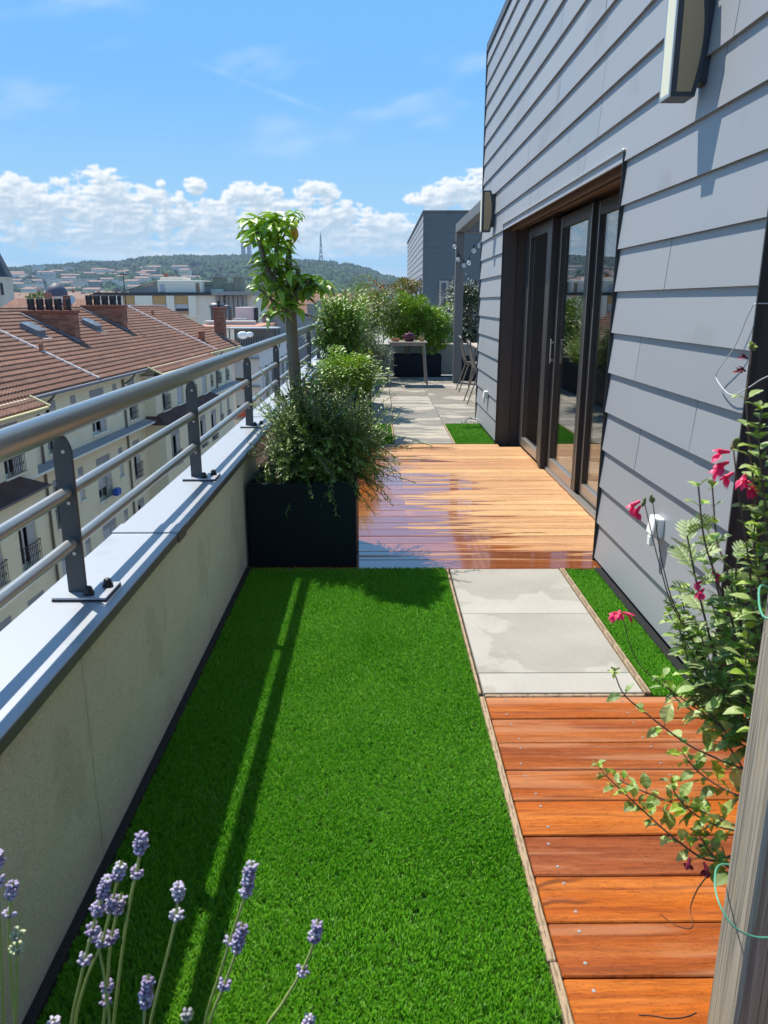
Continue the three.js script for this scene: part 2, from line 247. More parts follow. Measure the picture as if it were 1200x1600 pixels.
// ------------------------------------------------------------------ floor of the terrace
{
  const slab = struct('terrace_slab', bx(-0.72, 1.25, -0.30, -0.06, -16.2, 1.5), std([0.10, 0.10, 0.10], 0.9), 'dark waterproofed slab under the decking, turf and paving of the terrace');
  const strip = struct('gravel_strip', bx(-0.724, -0.700, -0.055, 0.012, -4.0, 1.2, 0.004), M.blackSoft, 'black edging along the foot of the cream parapet beside the lawn');
}
function deck(name, label, x0, x1, z0, n, uvBox, mat, screwed, pitch = PITCH, recess = null) {
  const g = thing(name, label, 'deck'); g.userData.kind = 'structure';
  const r = rng(5 + n);
  for (let k = 0; k < n; k++) {
    const za = z0 + k * pitch + 0.0025, zb = z0 + (k + 1) * pitch - 0.0025, dy = rr(-0.0012, 0.0012, r);
    const xe = recess && recess(za) ? recess(za) : x1;
    const geo = bx(x0, xe + rr(-0.003, 0, r), -0.022, 0.0 + dy, za, zb, 0.003), p = geo.attributes.position, uv = geo.attributes.uv;
    for (let i = 0; i < p.count; i++) { uv.setXY(i, (p.getX(i) - uvBox[0]) / uvBox[2], clamp((p.getZ(i) - uvBox[1]) / uvBox[3], 0.0003, 0.9997)); }
    const pl = mesh('plank', geo, mat, g);
    if (screwed) for (const sx of [0.065, 0.50, 0.93]) for (const f of [0.19, 0.81]) {
      const s = mesh('screw', screwGeo, M.silver, pl); s.position.set(x0 + sx + rr(-0.012, 0.012, r), dy + 0.0004, lerp(za, zb, f) + rr(-0.006, 0.006, r)); s.rotation.y = rr(0, 6, r);
    }
  }
  return g;
}
const screwGeo = mergeGeometries([new THREE.CylinderGeometry(0.0042, 0.0038, 0.0016, 12), new THREE.BoxGeometry(0.0052, 0.0022, 0.0011), new THREE.BoxGeometry(0.0011, 0.0022, 0.0052)]);
deck('near_wood_deck', 'wet red brown hardwood boards with screws in front, beside the grey post', NX0, 1.47, NZ0, 15, [NX0, NZ0, NW, NL], M.nearWood, true);
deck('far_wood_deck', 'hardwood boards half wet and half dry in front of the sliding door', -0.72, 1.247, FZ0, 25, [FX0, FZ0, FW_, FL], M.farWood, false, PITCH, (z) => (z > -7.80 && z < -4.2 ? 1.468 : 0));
// sill boards that fill the door recess
function tiles(name, label, xs, zs, mat, gap = 0.0025, y = 0.0, seed = 3) {
  const g = thing(name, label, 'paving'); g.userData.kind = 'structure'; const r = rng(seed);
  for (let i = 0; i < xs.length - 1; i++) for (let k = 0; k < zs.length - 1; k++) {
    const geo = bx(xs[i] + gap, xs[i + 1] - gap, y - 0.022, y + rr(-0.001, 0.001, r), zs[k] + gap, zs[k + 1] - gap, 0.002), uv = geo.attributes.uv, a = rr(0, 3, r), b = rr(0, 3, r);
    for (let q = 0; q < uv.count; q++) uv.setXY(q, uv.getX(q) + a, uv.getY(q) + b);
    mesh('paving_slab', geo, mat, g);
  }
  return g;
}
tiles('stone_path', 'pale stone slabs between the lawn and the narrow turf strip', [0.396, 1.0], [-3.975, -3.346, -2.747, -2.585], M.stone, 0.0025, 0.004, 8);
tiles('far_stone_path', 'grey slabs between the two small turf patches beyond the deck', [0.185, 0.795], [-9.212, -8.52, -7.84], M.patio, 0.003, 0.004, 12);
tiles('patio', 'wet grey paved floor with the table and chairs', [-0.70, -0.055, 0.205, 0.805, 1.405, 2.005, 2.605, 3.2], [-15.15, -14.53, -13.91, -13.29, -12.67, -12.05, -11.43, -10.81, -10.17, -9.535, -9.218].sort((a, b) => a - b), M.patio, 0.003, 0.0, 21);
struct('patio_slab', bx(1.25, 3.3, -0.30, -0.06, -16.2, -9.62), std([0.10, 0.10, 0.10], 0.9), 'slab under the far patio paving');
{ // weathered battens that edge the turf
  const g = thing('edging_battens', 'thin weathered wooden battens edging the turf beside slabs and decking', 'edging'); g.userData.kind = 'structure';
  const batten = (x0, x1, z0, z1, y = 0.004) => { const n = Math.max(1, Math.round((z1 - z0) / 1.1)); for (let k = 0; k < n; k++) { const geo = bx(x0 + rr(-0.0015, 0.0015), x1 + rr(-0.0015, 0.0015), -0.05, y, z0 + (z1 - z0) * k / n, z0 + (z1 - z0) * (k + 1) / n - 0.002, 0.003); mesh('batten', geo, M.stripWood, g); } };
  batten(0.380, 0.399, NZ0, 1.0); batten(0.3795, 0.391, -3.975, -2.585); batten(1.003, 1.028, -3.975, -2.58, 0.008); batten(0.402, 1.0, -2.5845, -2.566, 0.001);
  batten(0.799, 0.815, -9.2, -7.84); batten(0.168, 0.182, -9.2, -7.84);
}
struct('wall_foot_strip', bx(1.195, 1.232, -0.055, 0.010, -3.975, -2.58, 0.004), std([0.006, 0.006, 0.006], 0.95), 'black drainage strip at the foot of the grey cladding beside the narrow turf strip');

// ------------------------------------------------------------------ artificial turf
const tuftGeo = (() => { // ten bent blades
  const r = rng(99), pos = [], col = [];
  for (let b = 0; b < 10; b++) {
    const a = rr(0, 6.283, r), x = rr(-0.005, 0.005, r), z = rr(-0.005, 0.005, r), len = rr(0.016, 0.027, r), w = rr(0.0006, 0.0011, r), lean = rr(0.15, 1.0, r), cx = Math.cos(a), cz = Math.sin(a), k = rr(0.7, 1.25, r);
    const at = (t) => { const h = len * (t - 0.28 * lean * t * t), o = len * lean * 0.62 * t * t; return [x + cx * o, h, z + cz * o]; };
    const S = [0, 0.45, 0.8, 1], W = [1, 0.95, 0.7, 0.08];
    for (let s = 0; s < 3; s++) { const p = at(S[s]), q = at(S[s + 1]), u = [-cz * w * W[s], 0, cx * w * W[s]], v = [-cz * w * W[s + 1], 0, cx * w * W[s + 1]];
      const A = [p[0] - u[0], p[1], p[2] - u[2]], B = [p[0] + u[0], p[1], p[2] + u[2]], C = [q[0] + v[0], q[1], q[2] + v[2]], D = [q[0] - v[0], q[1], q[2] - v[2]];
      quad(pos, A, B, C, D); for (let i = 0; i < 6; i++) col.push(k, k, k); }
  }
  const g = new THREE.BufferGeometry(); g.setAttribute('position', new THREE.Float32BufferAttribute(pos, 3)); g.setAttribute('color', new THREE.Float32BufferAttribute(col, 3)); g.computeVertexNormals(); return g;
})();
M.turf = phys([1, 1, 1], 0.55, { specularIntensity: 0.6, vertexColors: true, side: THREE.DoubleSide, transmission: 0.12, thickness: 0 });
M.turfBase = std([0.025, 0.08, 0.012], 1);
function turf(name, label, x0, x1, z0, z1, perM2, seed, cut, scale = 1) {
  const r = rng(seed), n = Math.round((x1 - x0) * (z1 - z0) * perM2), im = new THREE.InstancedMesh(tuftGeo, M.turf, n), m = new THREE.Matrix4(), q = new THREE.Quaternion(), e = new THREE.Euler(), c = new THREE.Color();
  let k = 0;
  for (let i = 0; i < n; i++) {
    const x = rr(x0, x1, r), z = rr(z0, z1, r); if (cut && cut(x, z)) continue;
    const lx = (fbm(x * 4, z * 4, 3, 12) - 0.5) * 0.9, lz = (fbm(x * 4 + 50, z * 4, 3, 14) - 0.5) * 0.9;
    e.set(lz, rr(0, 6.283, r), -lx); q.setFromEuler(e);
    const s = rr(0.8, 1.12, r) * scale; m.compose(V(x, -0.016, z), q, V(s, s * rr(0.85, 1.1, r), s)); im.setMatrixAt(k, m);
    const t = r(), pale = r() > 0.965 ? 1 : 0, patch = fbm(x * 2.2, z * 2.2, 4, 44);
    const base = mix3(mix3([0.095, 0.335, 0.008], [0.17, 0.45, 0.014], t), [0.22, 0.47, 0.03], clamp((patch - 0.5) * 1.3));
    const cc = pale ? [0.26, 0.50, 0.10] : base; im.setColorAt(k, c.setRGB(...cc)); k++;
  }
  im.count = k; im.name = name; im.castShadow = im.receiveShadow = true; scene.add(im); tag(im, label, 'artificial grass', null, 'stuff');
  struct(name + '_backing', bx(x0, x1, -0.05, -0.014, z0, z1), M.turfBase, 'dark backing under the ' + label.split(' ').slice(0, 4).join(' '));
}
turf('lawn', 'large green artificial lawn between the cream parapet and the boards', -0.698, 0.374, -4.0, -0.85, 33000, 51);
turf('turf_strip', 'narrow green turf strip between the pale slabs and grey cladding', 1.032, 1.198, -3.975, -2.58, 36000, 52);
turf('far_turf_patch', 'small turf patch left of the far slabs by a planter', -0.055, 0.166, -9.2, -7.84, 9000, 53, null, 1.15);
turf('far_corner_turf', 'small turf patch right of the far slabs at the wall corner', 0.817, 1.225, -9.2, -7.84, 9000, 54, null, 1.15);

// ------------------------------------------------------------------ parapet, coping and railing
{
  const w = thing('parapet_wall', 'low cream rendered parapet with grey metal coping along the lawn', 'wall');
  for (const [a, b] of [[-16.2, -5.40], [-5.396, -1.716], [-1.713, 1.5]]) mesh('rendered_wall', bx(-0.90, -0.725, -0.4, 0.618, a, b, 0.002), M.render, w);
  const ends = [1.2, -2.55, -5.34, -8.13, -10.92, -13.71, -16.2];
  for (let k = 0; k < 6; k++) {
    mesh('coping', bx(-0.922, -0.696, 0.640, 0.645, ends[k + 1] + 0.002, ends[k] - 0.002, 0.002), M.coping, w);
    mesh('coping_edge', bx(-0.7085, -0.6965, 0.611, 0.6395, ends[k + 1] + 0.002, ends[k] - 0.002, 0.002), M.copingSide, w);
    mesh('outer_coping_edge', bx(-0.9215, -0.908, 0.60, 0.6395, ends[k + 1] + 0.002, ends[k] - 0.002, 0.002), M.copingSide, w);
    if (k < 5) { mesh('coping_joint', bx(-0.925, -0.6935, 0.6455, 0.649, ends[k + 1] - 0.11, ends[k + 1] - 0.004, 0.0015), M.coping, w); mesh('coping_joint_edge', bx(-0.6960, -0.6925, 0.607, 0.6453, ends[k + 1] - 0.11, ends[k + 1] - 0.004, 0.001), M.copingSide, w); }
  }
}
const RX = -0.82;
{
  const w = thing('terrace_railing', 'grey metal railing with round handrail and two bars on the parapet', 'railing', [0, 0, 0]);
  const end = -12.6;
  for (const [a, b] of [[1.0, -3.32], [-3.322, -7.9], [-7.902, end]]) { const g = rod(V(0, 0, a), V(0, 0, b), 0.035, 0.035, 32); g.scale(0.62, 1, 1); g.translate(RX, 1.118, 0); g.deleteAttribute('normal'); const q = g.toNonIndexed(); g.computeVertexNormals(); mesh('handrail', g, M.alu, w); }
  const zs = [-0.52, -1.97, -3.40, -4.90, -6.33, -7.85, -9.4, -10.9, -12.4];
  for (let i = 0; i < zs.length - 1; i++) for (const y of [0.935, 0.795]) mesh('bar', rod(V(RX, y, zs[i] - 0.004), V(RX, y, zs[i + 1] + 0.004), 0.0165, 0.0165, 18), M.alu, w);
  for (const z of zs) {
    const s = new THREE.Shape(); s.moveTo(-0.0235, 0); s.lineTo(0.0235, 0); s.lineTo(0.0235, 0.385); s.quadraticCurveTo(0.022, 0.405, 0.010, 0.426); s.lineTo(-0.010, 0.426); s.quadraticCurveTo(-0.022, 0.405, -0.0235, 0.385); s.lineTo(-0.0235, 0);
    const g = new THREE.ExtrudeGeometry(s, { depth: 0.009, bevelEnabled: true, bevelSize: 0.001, bevelThickness: 0.001, bevelSegments: 1 }); g.translate(RX, 0.657, z - 0.0045);
    const p = mesh('post', g, M.postPaint, w);
    mesh('base_plate', bx(-0.873, -0.728, 0.6505, 0.6565, z - 0.075, z + 0.050, 0.001), M.coping, p); mesh('plate_edge_shade', bx(-0.8735, -0.7275, 0.6462, 0.6503, z - 0.0755, z + 0.0505), M.plate, p);  // dark layer under each plate is added to draw its shaded edge
    for (const [x, dz] of [[-0.752, -0.038], [-0.782, 0.024]]) { const nut = mesh('cap_nut', mergeGeometries([lathe([[0, 0.024], [0.006, 0.0232], [0.0105, 0.019], [0.0115, 0.013], [0.0115, 0.008], [0.0145, 0.007], [0.0145, 0], [0, 0]], 14)]), M.black, p); nut.position.set(x, 0.6568, z + dz); }
    for (const y of [0.935, 0.795, 1.045]) { const b = mesh('bolt', new THREE.CylinderGeometry(0.005, 0.005, 0.003, 10), M.alu, p); b.rotation.x = Math.PI / 2; b.position.set(RX + 0.004, y + 0.0001, z + 0.0065); if (y < 1) b.position.y -= 0.028; }
  }
}

// ------------------------------------------------------------------ the clad penthouse on the right
const WX = 1.25, COURSE = 0.2075, Y0 = 0.02;
const D1 = [-7.90, -4.12], D2 = [-2.56, 1.2], DTOP = 2.155, CORNER = -9.52, WTOP = 4.17;
{
  const h = thing('clad_penthouse', 'penthouse clad in overlapping grey metal panels with a sliding glass door', 'building');
  const back = std([0.05, 0.05, 0.055], 0.9), OUT = 0.020;
  // thick walls with openings
  const wl = [];
  wl.push(bx(WX + 0.002, WX + 0.24, -0.06, WTOP - 0.04, CORNER + 0.004, D1[0] - 0.012), bx(WX + 0.002, WX + 0.24, -0.06, DTOP, D1[1] + 0.012, D2[0] - 0.012), bx(WX + 0.002, WX + 0.24, DTOP + 0.02, WTOP - 0.04, D1[0] - 0.010, 3), bx(WX + 0.002, WX + 0.24, -0.06, DTOP, D2[1], 3));
  wl.push(bx(WX + 0.243, 6.0, -0.06, WTOP - 0.04, CORNER + 0.004, CORNER + 0.2), bx(WX + 0.243, 6.0, -0.06, WTOP - 0.04, 2.8, 3), bx(5.8, 6.0, -0.06, WTOP - 0.04, CORNER + 0.203, 2.797));
  mesh('wall', wl, back, h);
  mesh('roof', bx(WX - 0.01, 6.05, WTOP - 0.035, WTOP, CORNER - 0.012, 3.02, 0.004), M.zincShade, h);
  mesh('roof_edge', bx(WX - 0.024, WX - 0.0105, WTOP - 0.07, WTOP + 0.012, CORNER - 0.02, 3.02, 0.003), M.zincShade, h);
  mesh('room_floor', bx(WX + 0.243, 5.797, -0.10, -0.01, CORNER + 0.205, 2.79), M.room, h);
  mesh('room_ceiling', bx(WX + 0.243, 5.797, 2.45, 2.6, CORNER + 0.205, 2.79), M.room, h);
  mesh('room_partition', [bx(5.70, 5.797, 0, 2.445, CORNER + 0.205, 2.79), bx(WX + 0.30, 5.69, 0, 2.445, -3.4, -3.3)], M.room, h);
  mesh('lower_facade', bx(-0.88, 6.0, -21, -0.41, -16.2, 3), M.render, h);
  // cladding: every course is lapped over the one below; pieces between vertical joints
  const r = rng(17), known = { 3: [-3.576], 4: [-2.966], 5: [-3.684], 7: [-3.405], 11: [-2.961, -4.65], 12: [-4.616], 13: [-5.728], 14: [-7.544, -4.656], 15: [-8.63, -5.758] };
  const panel = (za, zb, y0, y1, name = 'cladding_panel') => {
    const j = rr(-0.0015, 0.0015, r), o = OUT + j, tri = [], x0 = WX - o, x1 = WX - 0.003, z0 = za + 0.003, z1 = zb - 0.003;
    quad(tri, [x0, y0, z0], [x0, y0, z1], [x1, y1, z1], [x1, y1, z0]);           // face
    quad(tri, [x0, y0, z0], [WX + 0.001, y0 + 0.004, z0], [WX + 0.001, y0 + 0.004, z1], [x0, y0, z1]); // lip
    quad(tri, [x0, y0, z1], [WX + 0.001, y0 + 0.004, z1], [WX + 0.001, y1, z1], [x1, y1, z1]);
    quad(tri, [x0, y0, z0], [x1, y1, z0], [WX + 0.001, y1, z0], [WX + 0.001, y0 + 0.004, z0]);
    const g = soup(tri), uv = g.attributes.uv, a = rr(0, 5, r), b = rr(0, 5, r); for (let i = 0; i < uv.count; i++) uv.setXY(i, uv.getX(i) + a, uv.getY(i) + b);
    mesh(name, g, M.zincs[Math.floor(r() * M.zincs.length)], h);
  };
  M.zincs = [0.97, 1, 1.03, 1.0, 0.985].map((k) => { const m = M.zinc.clone(); m.color.multiplyScalar(k); return m; });
  for (let k = 0; k < 20; k++) {
    const y0 = Y0 + COURSE * k, y1 = Math.min(y0 + COURSE + 0.004, WTOP - 0.04);
    const spans = y0 > DTOP - 0.08 ? [[CORNER, 3]] : [[CORNER, D1[0]], [D1[1], D2[0]], [D2[1], 3]];
    for (const [a, b] of spans) {
      const cuts = [a]; const ks = (known[k] ?? []).filter((z) => z > a + 0.1 && z < b - 0.1).sort((p, q) => p - q);
      if (b - a > 3.2) { let z = a + rr(0.5, 2.2, r); while (z < b - 0.4) { if (!ks.some((q) => Math.abs(q - z) < 1.0)) ks.push(z); z += rr(1.6, 2.4, r); } ks.sort((p, q) => p - q); }
      cuts.push(...ks, b);
      for (let i = 0; i < cuts.length - 1; i++) panel(cuts[i], cuts[i + 1], (y0 < DTOP && y1 > DTOP + 0.02 && a === CORNER && b === 3) ? y0 : y0, y1);
    }
  }
  // far end of the house, same lapped panels seen edge on
  for (let k = 0; k < 20; k++) { const y0 = Y0 + COURSE * k, y1 = Math.min(y0 + COURSE, WTOP - 0.04), tri = []; quad(tri, [WX, y0, CORNER - 0.018], [WX, y1, CORNER - 0.003], [6.0, y1, CORNER - 0.003], [6.0, y0, CORNER - 0.018]); quad(tri, [WX, y0, CORNER - 0.018], [6, y0, CORNER - 0.018], [6, y0 + 0.003, CORNER], [WX, y0 + 0.003, CORNER]); mesh('cladding_panel', soup(tri), M.zinc, h); }
  mesh('corner_trim', bx(WX - 0.026, WX + 0.03, 0.0, WTOP - 0.05, CORNER - 0.026, CORNER - 0.019, 0.002), M.zincShade, h);
  // flashing over the door, side trims
  mesh('flashing', [bx(WX - 0.030, WX + 0.05, DTOP - 0.012, DTOP - 0.002, D1[0], D1[1] + 0.004, 0.002)], M.silver, h);
  [bx(WX - 0.026, WX - 0.0005, 0.0, DTOP - 0.014, D1[1] - 0.006, D1[1] - 0.001, 0.001), bx(WX - 0.022, WX - 0.0005, 0.0, DTOP - 0.014, D1[0] + 0.001, D1[0] + 0.006, 0.001), bx(WX - 0.022, WX - 0.0005, 0.0, DTOP - 0.014, D2[0] + 0.001, D2[0] + 0.010, 0.001)].forEach((g) => mesh('jamb_trim', g, M.frame, h));
  // the sliding door: reveal, head, track, a fixed leaf and sliding leaves
  const d = new THREE.Group(); d.name = 'sliding_door'; h.add(d);
  [bx(WX + 0.001, WX + 0.30, -0.02, DTOP - 0.014, D1[0] - 0.010, D1[0] + 0.0005, 0.001), bx(WX - 0.0, WX + 0.12, -0.02, DTOP - 0.014, D1[0] + 0.001, D1[0] + 0.016, 0.002), bx(WX + 0.001, WX + 0.30, -0.02, DTOP - 0.014, D1[1], D1[1] + 0.011, 0.001)].forEach((g) => mesh('reveal', g, M.reveal, d));
  mesh('head', [bx(WX + 0.051, WX + 0.30, DTOP - 0.03, DTOP + 0.018, D1[0] + 0.02, D1[1] - 0.002, 0.002), bx(WX + 0.055, WX + 0.075, DTOP - 0.075, DTOP - 0.0305, D1[0] + 0.02, D1[1] - 0.002, 0.002), bx(WX + 0.135, WX + 0.155, DTOP - 0.06, DTOP - 0.0305, D1[0] + 0.02, D1[1] - 0.002, 0.002)], std([0.13, 0.085, 0.06], 0.6), d);
  mesh('track', [bx(1.47, 1.60, -0.012, 0.022, D1[0] + 0.02, D1[1], 0.002), bx(1.485, 1.492, 0.022, 0.034, D1[0] + 0.02, D1[1], 0.001), bx(1.545, 1.552, 0.022, 0.034, D1[0] + 0.02, D1[1], 0.001)], M.frameEdge, d);
  const leaf = (x, z0, z1, s0, s1, handle) => {
    const b = 0.035, H = DTOP - 0.075;
    mesh('frame', [bx(x, x + 0.045, b, H, z0, z0 + s0, 0.002), bx(x, x + 0.045, b, H, z1 - s1, z1, 0.002), bx(x + 0.001, x + 0.044, H - 0.09, H - 0.001, z0 + s0, z1 - s1, 0.002)], M.frame, d);
    mesh('bottom_rail', bx(x - 0.001, x + 0.044, b, b + 0.085, z0 + s0 + 0.0005, z1 - s1 - 0.0005, 0.003), M.frameEdge, d);
    mesh('glazing_bead', [bx(x - 0.004, x - 0.0005, b + 0.004, H - 0.004, z0 + s0 - 0.012, z0 + s0 - 0.002, 0.001), bx(x - 0.004, x - 0.0005, b + 0.004, H - 0.004, z1 - 0.010, z1 - 0.002, 0.001)], M.frameEdge, d);
    mesh('pane', bx(x + 0.018, x + 0.024, b + 0.086, H - 0.0905, z0 + s0 + 0.0005, z1 - s1 - 0.0005), M.glass, d);
    if (handle) mesh('handle', [bx(x - 0.03, x - 0.020, 0.92, 1.12, z0 + 0.022, z0 + 0.036, 0.003), bx(x - 0.020, x - 0.001, 0.94, 0.955, z0 + 0.024, z0 + 0.034), bx(x - 0.020, x - 0.001, 1.085, 1.10, z0 + 0.024, z0 + 0.034)], M.silver, d);
  };
  leaf(1.44, D1[0] + 0.10, -6.72, 0.25, 0.10, false);
  mesh('centre_post', [bx(1.43, 1.60, 0.0, DTOP - 0.076, -6.70, -6.60, 0.003)], M.frame, d);
  leaf(1.485, -6.585, -5.60, 0.10, 0.11, true);
  leaf(1.515, -5.62, -4.80, 0.10, 0.10, false);
  leaf(1.485, -4.82, -4.13, 0.10, 0.08, false);
  // the second opening, whose dark side shows behind the salvia
  const d2 = new THREE.Group(); d2.name = 'glazed_door'; h.add(d2);
  [bx(WX + 0.001, WX + 0.30, -0.02, DTOP - 0.014, D2[0] - 0.010, D2[0] + 0.0005, 0.001), bx(WX + 0.055, WX + 0.10, -0.02, DTOP - 0.014, D2[0] + 0.0007, D2[0] + 0.03, 0.001)].forEach((g) => mesh('reveal', g, M.reveal, d2));
  mesh('frame', [bx(1.46, 1.52, 0.0, DTOP - 0.05, D2[0] + 0.001, D2[0] + 0.13, 0.002), bx(1.46, 1.52, 0.0, DTOP - 0.05, -0.7, -0.6, 0.002), bx(1.461, 1.519, 0.0, 0.09, D2[0] + 0.13, -0.7, 0.002), bx(1.461, 1.519, DTOP - 0.14, DTOP - 0.05, D2[0] + 0.13, D2[1], 0.002), bx(1.46, 1.52, 0.0, DTOP - 0.05, D2[1] - 0.1, D2[1], 0.002), bx(1.461, 1.519, 0.0, 0.09, -0.6, D2[1] - 0.1, 0.002)], M.frame, d2);
  mesh('head', bx(WX + 0.051, WX + 0.30, DTOP - 0.03, DTOP + 0.018, D2[0] + 0.001, D2[1] - 0.002, 0.002), M.reveal, d2);
  for (const [a, b] of [[D2[0] + 0.13, -0.7], [-0.6, D2[1] - 0.1]]) mesh('pane', bx(1.485, 1.491, 0.091, DTOP - 0.141, a + 0.0005, b - 0.0005), M.glass, d2);
}
// ------------------------------------------------------------------ wall lamps: barrel backed housing, cream front, tan barrel panels on both cheeks
M.lampMetal = std([0.045, 0.055, 0.07], 0.5, { metalness: 0.3 });
M.lampCream = phys([0.80, 0.76, 0.56], 0.35);
M.lampTan = phys([0.50, 0.385, 0.22], 0.45, { transmission: 0.3, thickness: 0 });
function wallLamp(label, zc, yb, X = WX) {
  const g = thing('wall_lamp', label, 'lamp', [X, yb, zc]), H = 0.405, Zh = 0.052, xo = -0.150;
  const profile = (inset, front) => { const s = new THREE.Shape(), n = 14; s.moveTo(front, inset); s.lineTo(-0.055 - inset, inset); for (let i = 1; i <= n; i++) { const t = i / n, y = lerp(inset, H - inset, t); s.lineTo(-0.055 - inset + 0.026 * Math.sin(Math.PI * t), y); } s.lineTo(front, H - inset); s.closePath(); return s; };
  const body = prism(profile(0, xo + 0.004), Zh * 2); body.translate(0, 0, -Zh); mesh('housing', body, M.lampMetal, g);
  mesh('wall_plate', [bx(-0.052, -0.004, 0.05, H - 0.03, -Zh + 0.012, Zh - 0.012, 0.003)], M.lampMetal, g);
  for (const s of [-1, 1]) { const p = prism(profile(0.016, xo + 0.024), 0.0025); p.translate(0, 0, s > 0 ? Zh + 0.0004 : -Zh - 0.0029); mesh('side_diffuser', p, M.lampTan, g); }
  mesh('front_diffuser', bx(xo - 0.002, xo + 0.0035, 0.012, H - 0.012, -Zh + 0.008, Zh - 0.008, 0.001), M.lampCream, g);
  mesh('front_edge', [bx(xo - 0.003, xo + 0.0038, 0.0, H, -Zh - 0.001, -Zh + 0.0075, 0.001), bx(xo - 0.003, xo + 0.0038, 0.0, H, Zh - 0.0075, Zh + 0.001, 0.001), bx(xo - 0.0025, xo + 0.0037, 0.0005, 0.0115, -Zh + 0.008, Zh - 0.008, 0.001), bx(xo - 0.0025, xo + 0.0037, H - 0.0115, H - 0.0005, -Zh + 0.008, Zh - 0.008, 0.001)], M.silver, g);
  return g;
}
wallLamp('nearest barrel shaped wall lamp, cut by the top of the picture', -3.225, 2.165);
wallLamp('barrel shaped wall lamp beyond the sliding door at the house corner', -8.60, 2.135);
// ------------------------------------------------------------------ weatherproof sockets and the loop of cable
function socket(label, x, y, z) {
  const g = thing('outdoor_socket', label, 'socket', [x, y, z]);
  mesh('box', bx(-0.030, -0.001, 0, 0.085, -0.042, 0.042, 0.004), M.white, g);
  const c = mesh('cover', bx(-0.012, 0, -0.068, 0.012, -0.037, 0.037, 0.004), M.white, g); c.position.set(-0.031, 0.074, 0); c.rotation.z = -0.16;
  mesh('plug', [bx(-0.052, -0.031, -0.045, 0.003, -0.018, 0.018, 0.005)], M.white, g);
}
socket('white outdoor socket low on the near cladding behind the salvia', WX - 0.012, 0.435, -3.19);
socket('white outdoor socket low on the cladding near the far house corner', WX - 0.012, 0.375, -8.60);
{
  const pts = [[1.44, 1.40, -2.50], [1.245, 1.416, -2.545], [1.225, 1.396, -2.581], [1.215, 1.278, -2.641], [1.213, 1.187, -2.745], [1.213, 1.155, -2.752], [1.213, 1.113, -2.63], [1.215, 1.146, -2.52], [1.24, 1.205, -2.40], [1.44, 1.26, -2.34]].map((p) => V(...p));
  tag(mesh('cable', tube(pts, 0.002, 60, 6), std([0.52, 0.53, 0.55], 0.4)), 'thin grey cable looped against the cladding beside the dark door side', 'cable');
}
// ------------------------------------------------------------------ pergola
{
  const g = thing('pergola', 'grey metal pergola post and beam at the house corner', 'pergola', [0, 0, 0]);
  const pm = std([0.13, 0.135, 0.14], 0.5, { metalness: 0.1 });
  mesh('post', bx(1.377, 1.522, 0, 2.575, -14.145, -14.0, 0.006), pm, g);
  mesh('beam', bx(1.375, 1.524, 2.578, 2.73, -14.15, CORNER - 0.03, 0.006), pm, g);
  mesh('beam', bx(1.526, 3.0, 2.578, 2.73, -14.148, -14.0, 0.006), pm, g);
  mesh('post', bx(3.0, 3.145, 0, 2.73, -14.147, -14.002, 0.006), pm, g);
  for (let k = 0; k < 6; k++) mesh('rafter', bx(1.526, 3.1, 2.60, 2.70, -13.6 + k * 0.68, -13.54 + k * 0.68, 0.004), pm, g);
}
{ // string of bulbs
  const g = thing('string_lights', 'string of clear round bulbs hanging from the pergola beam', 'string lights');
  const P = (x, y, z) => atZ(620 + x / 7.5, 310 + y / 7.5, z), cable = [[682, 500, -13.99], [700, 560, -13.98], [728, 650, -13.97], [790, 745, -13.9], [850, 700, -13.5], [905, 560, -12.9], [975, 490, -12.3], [1000, 440, -11.8]].map((p) => P(...p));
  mesh('wire', tube([P(690, 400, -14.1), ...cable, P(1040, 400, -11.4)], 0.004, 60, 5), M.black, g);
  const bulbGlass = phys([0.85, 0.87, 0.88], 0.12, { transmission: 0.55, thickness: 0.0, ior: 1.5 });
  for (const q of [[680, 515, -13.99], [720, 668, -13.96], [787, 740, -13.9], [846, 705, -13.5], [903, 562, -12.9], [973, 495, -12.3], [1003, 440, -11.8]]) {
    const p = P(...q); const s = mesh('bulb_socket', lathe([[0, 0.045], [0.012, 0.045], [0.015, 0.02], [0.015, -0.005], [0, -0.005]], 10), M.black, g); s.position.copy(p).y -= 0.02;
    const b = mesh('bulb', lathe([[0.0, -0.088], [0.02, -0.083], [0.033, -0.067], [0.037, -0.05], [0.03, -0.028], [0.015, -0.010], [0.013, -0.004]], 14), bulbGlass, g); b.position.copy(p).y -= 0.02;
  }
}

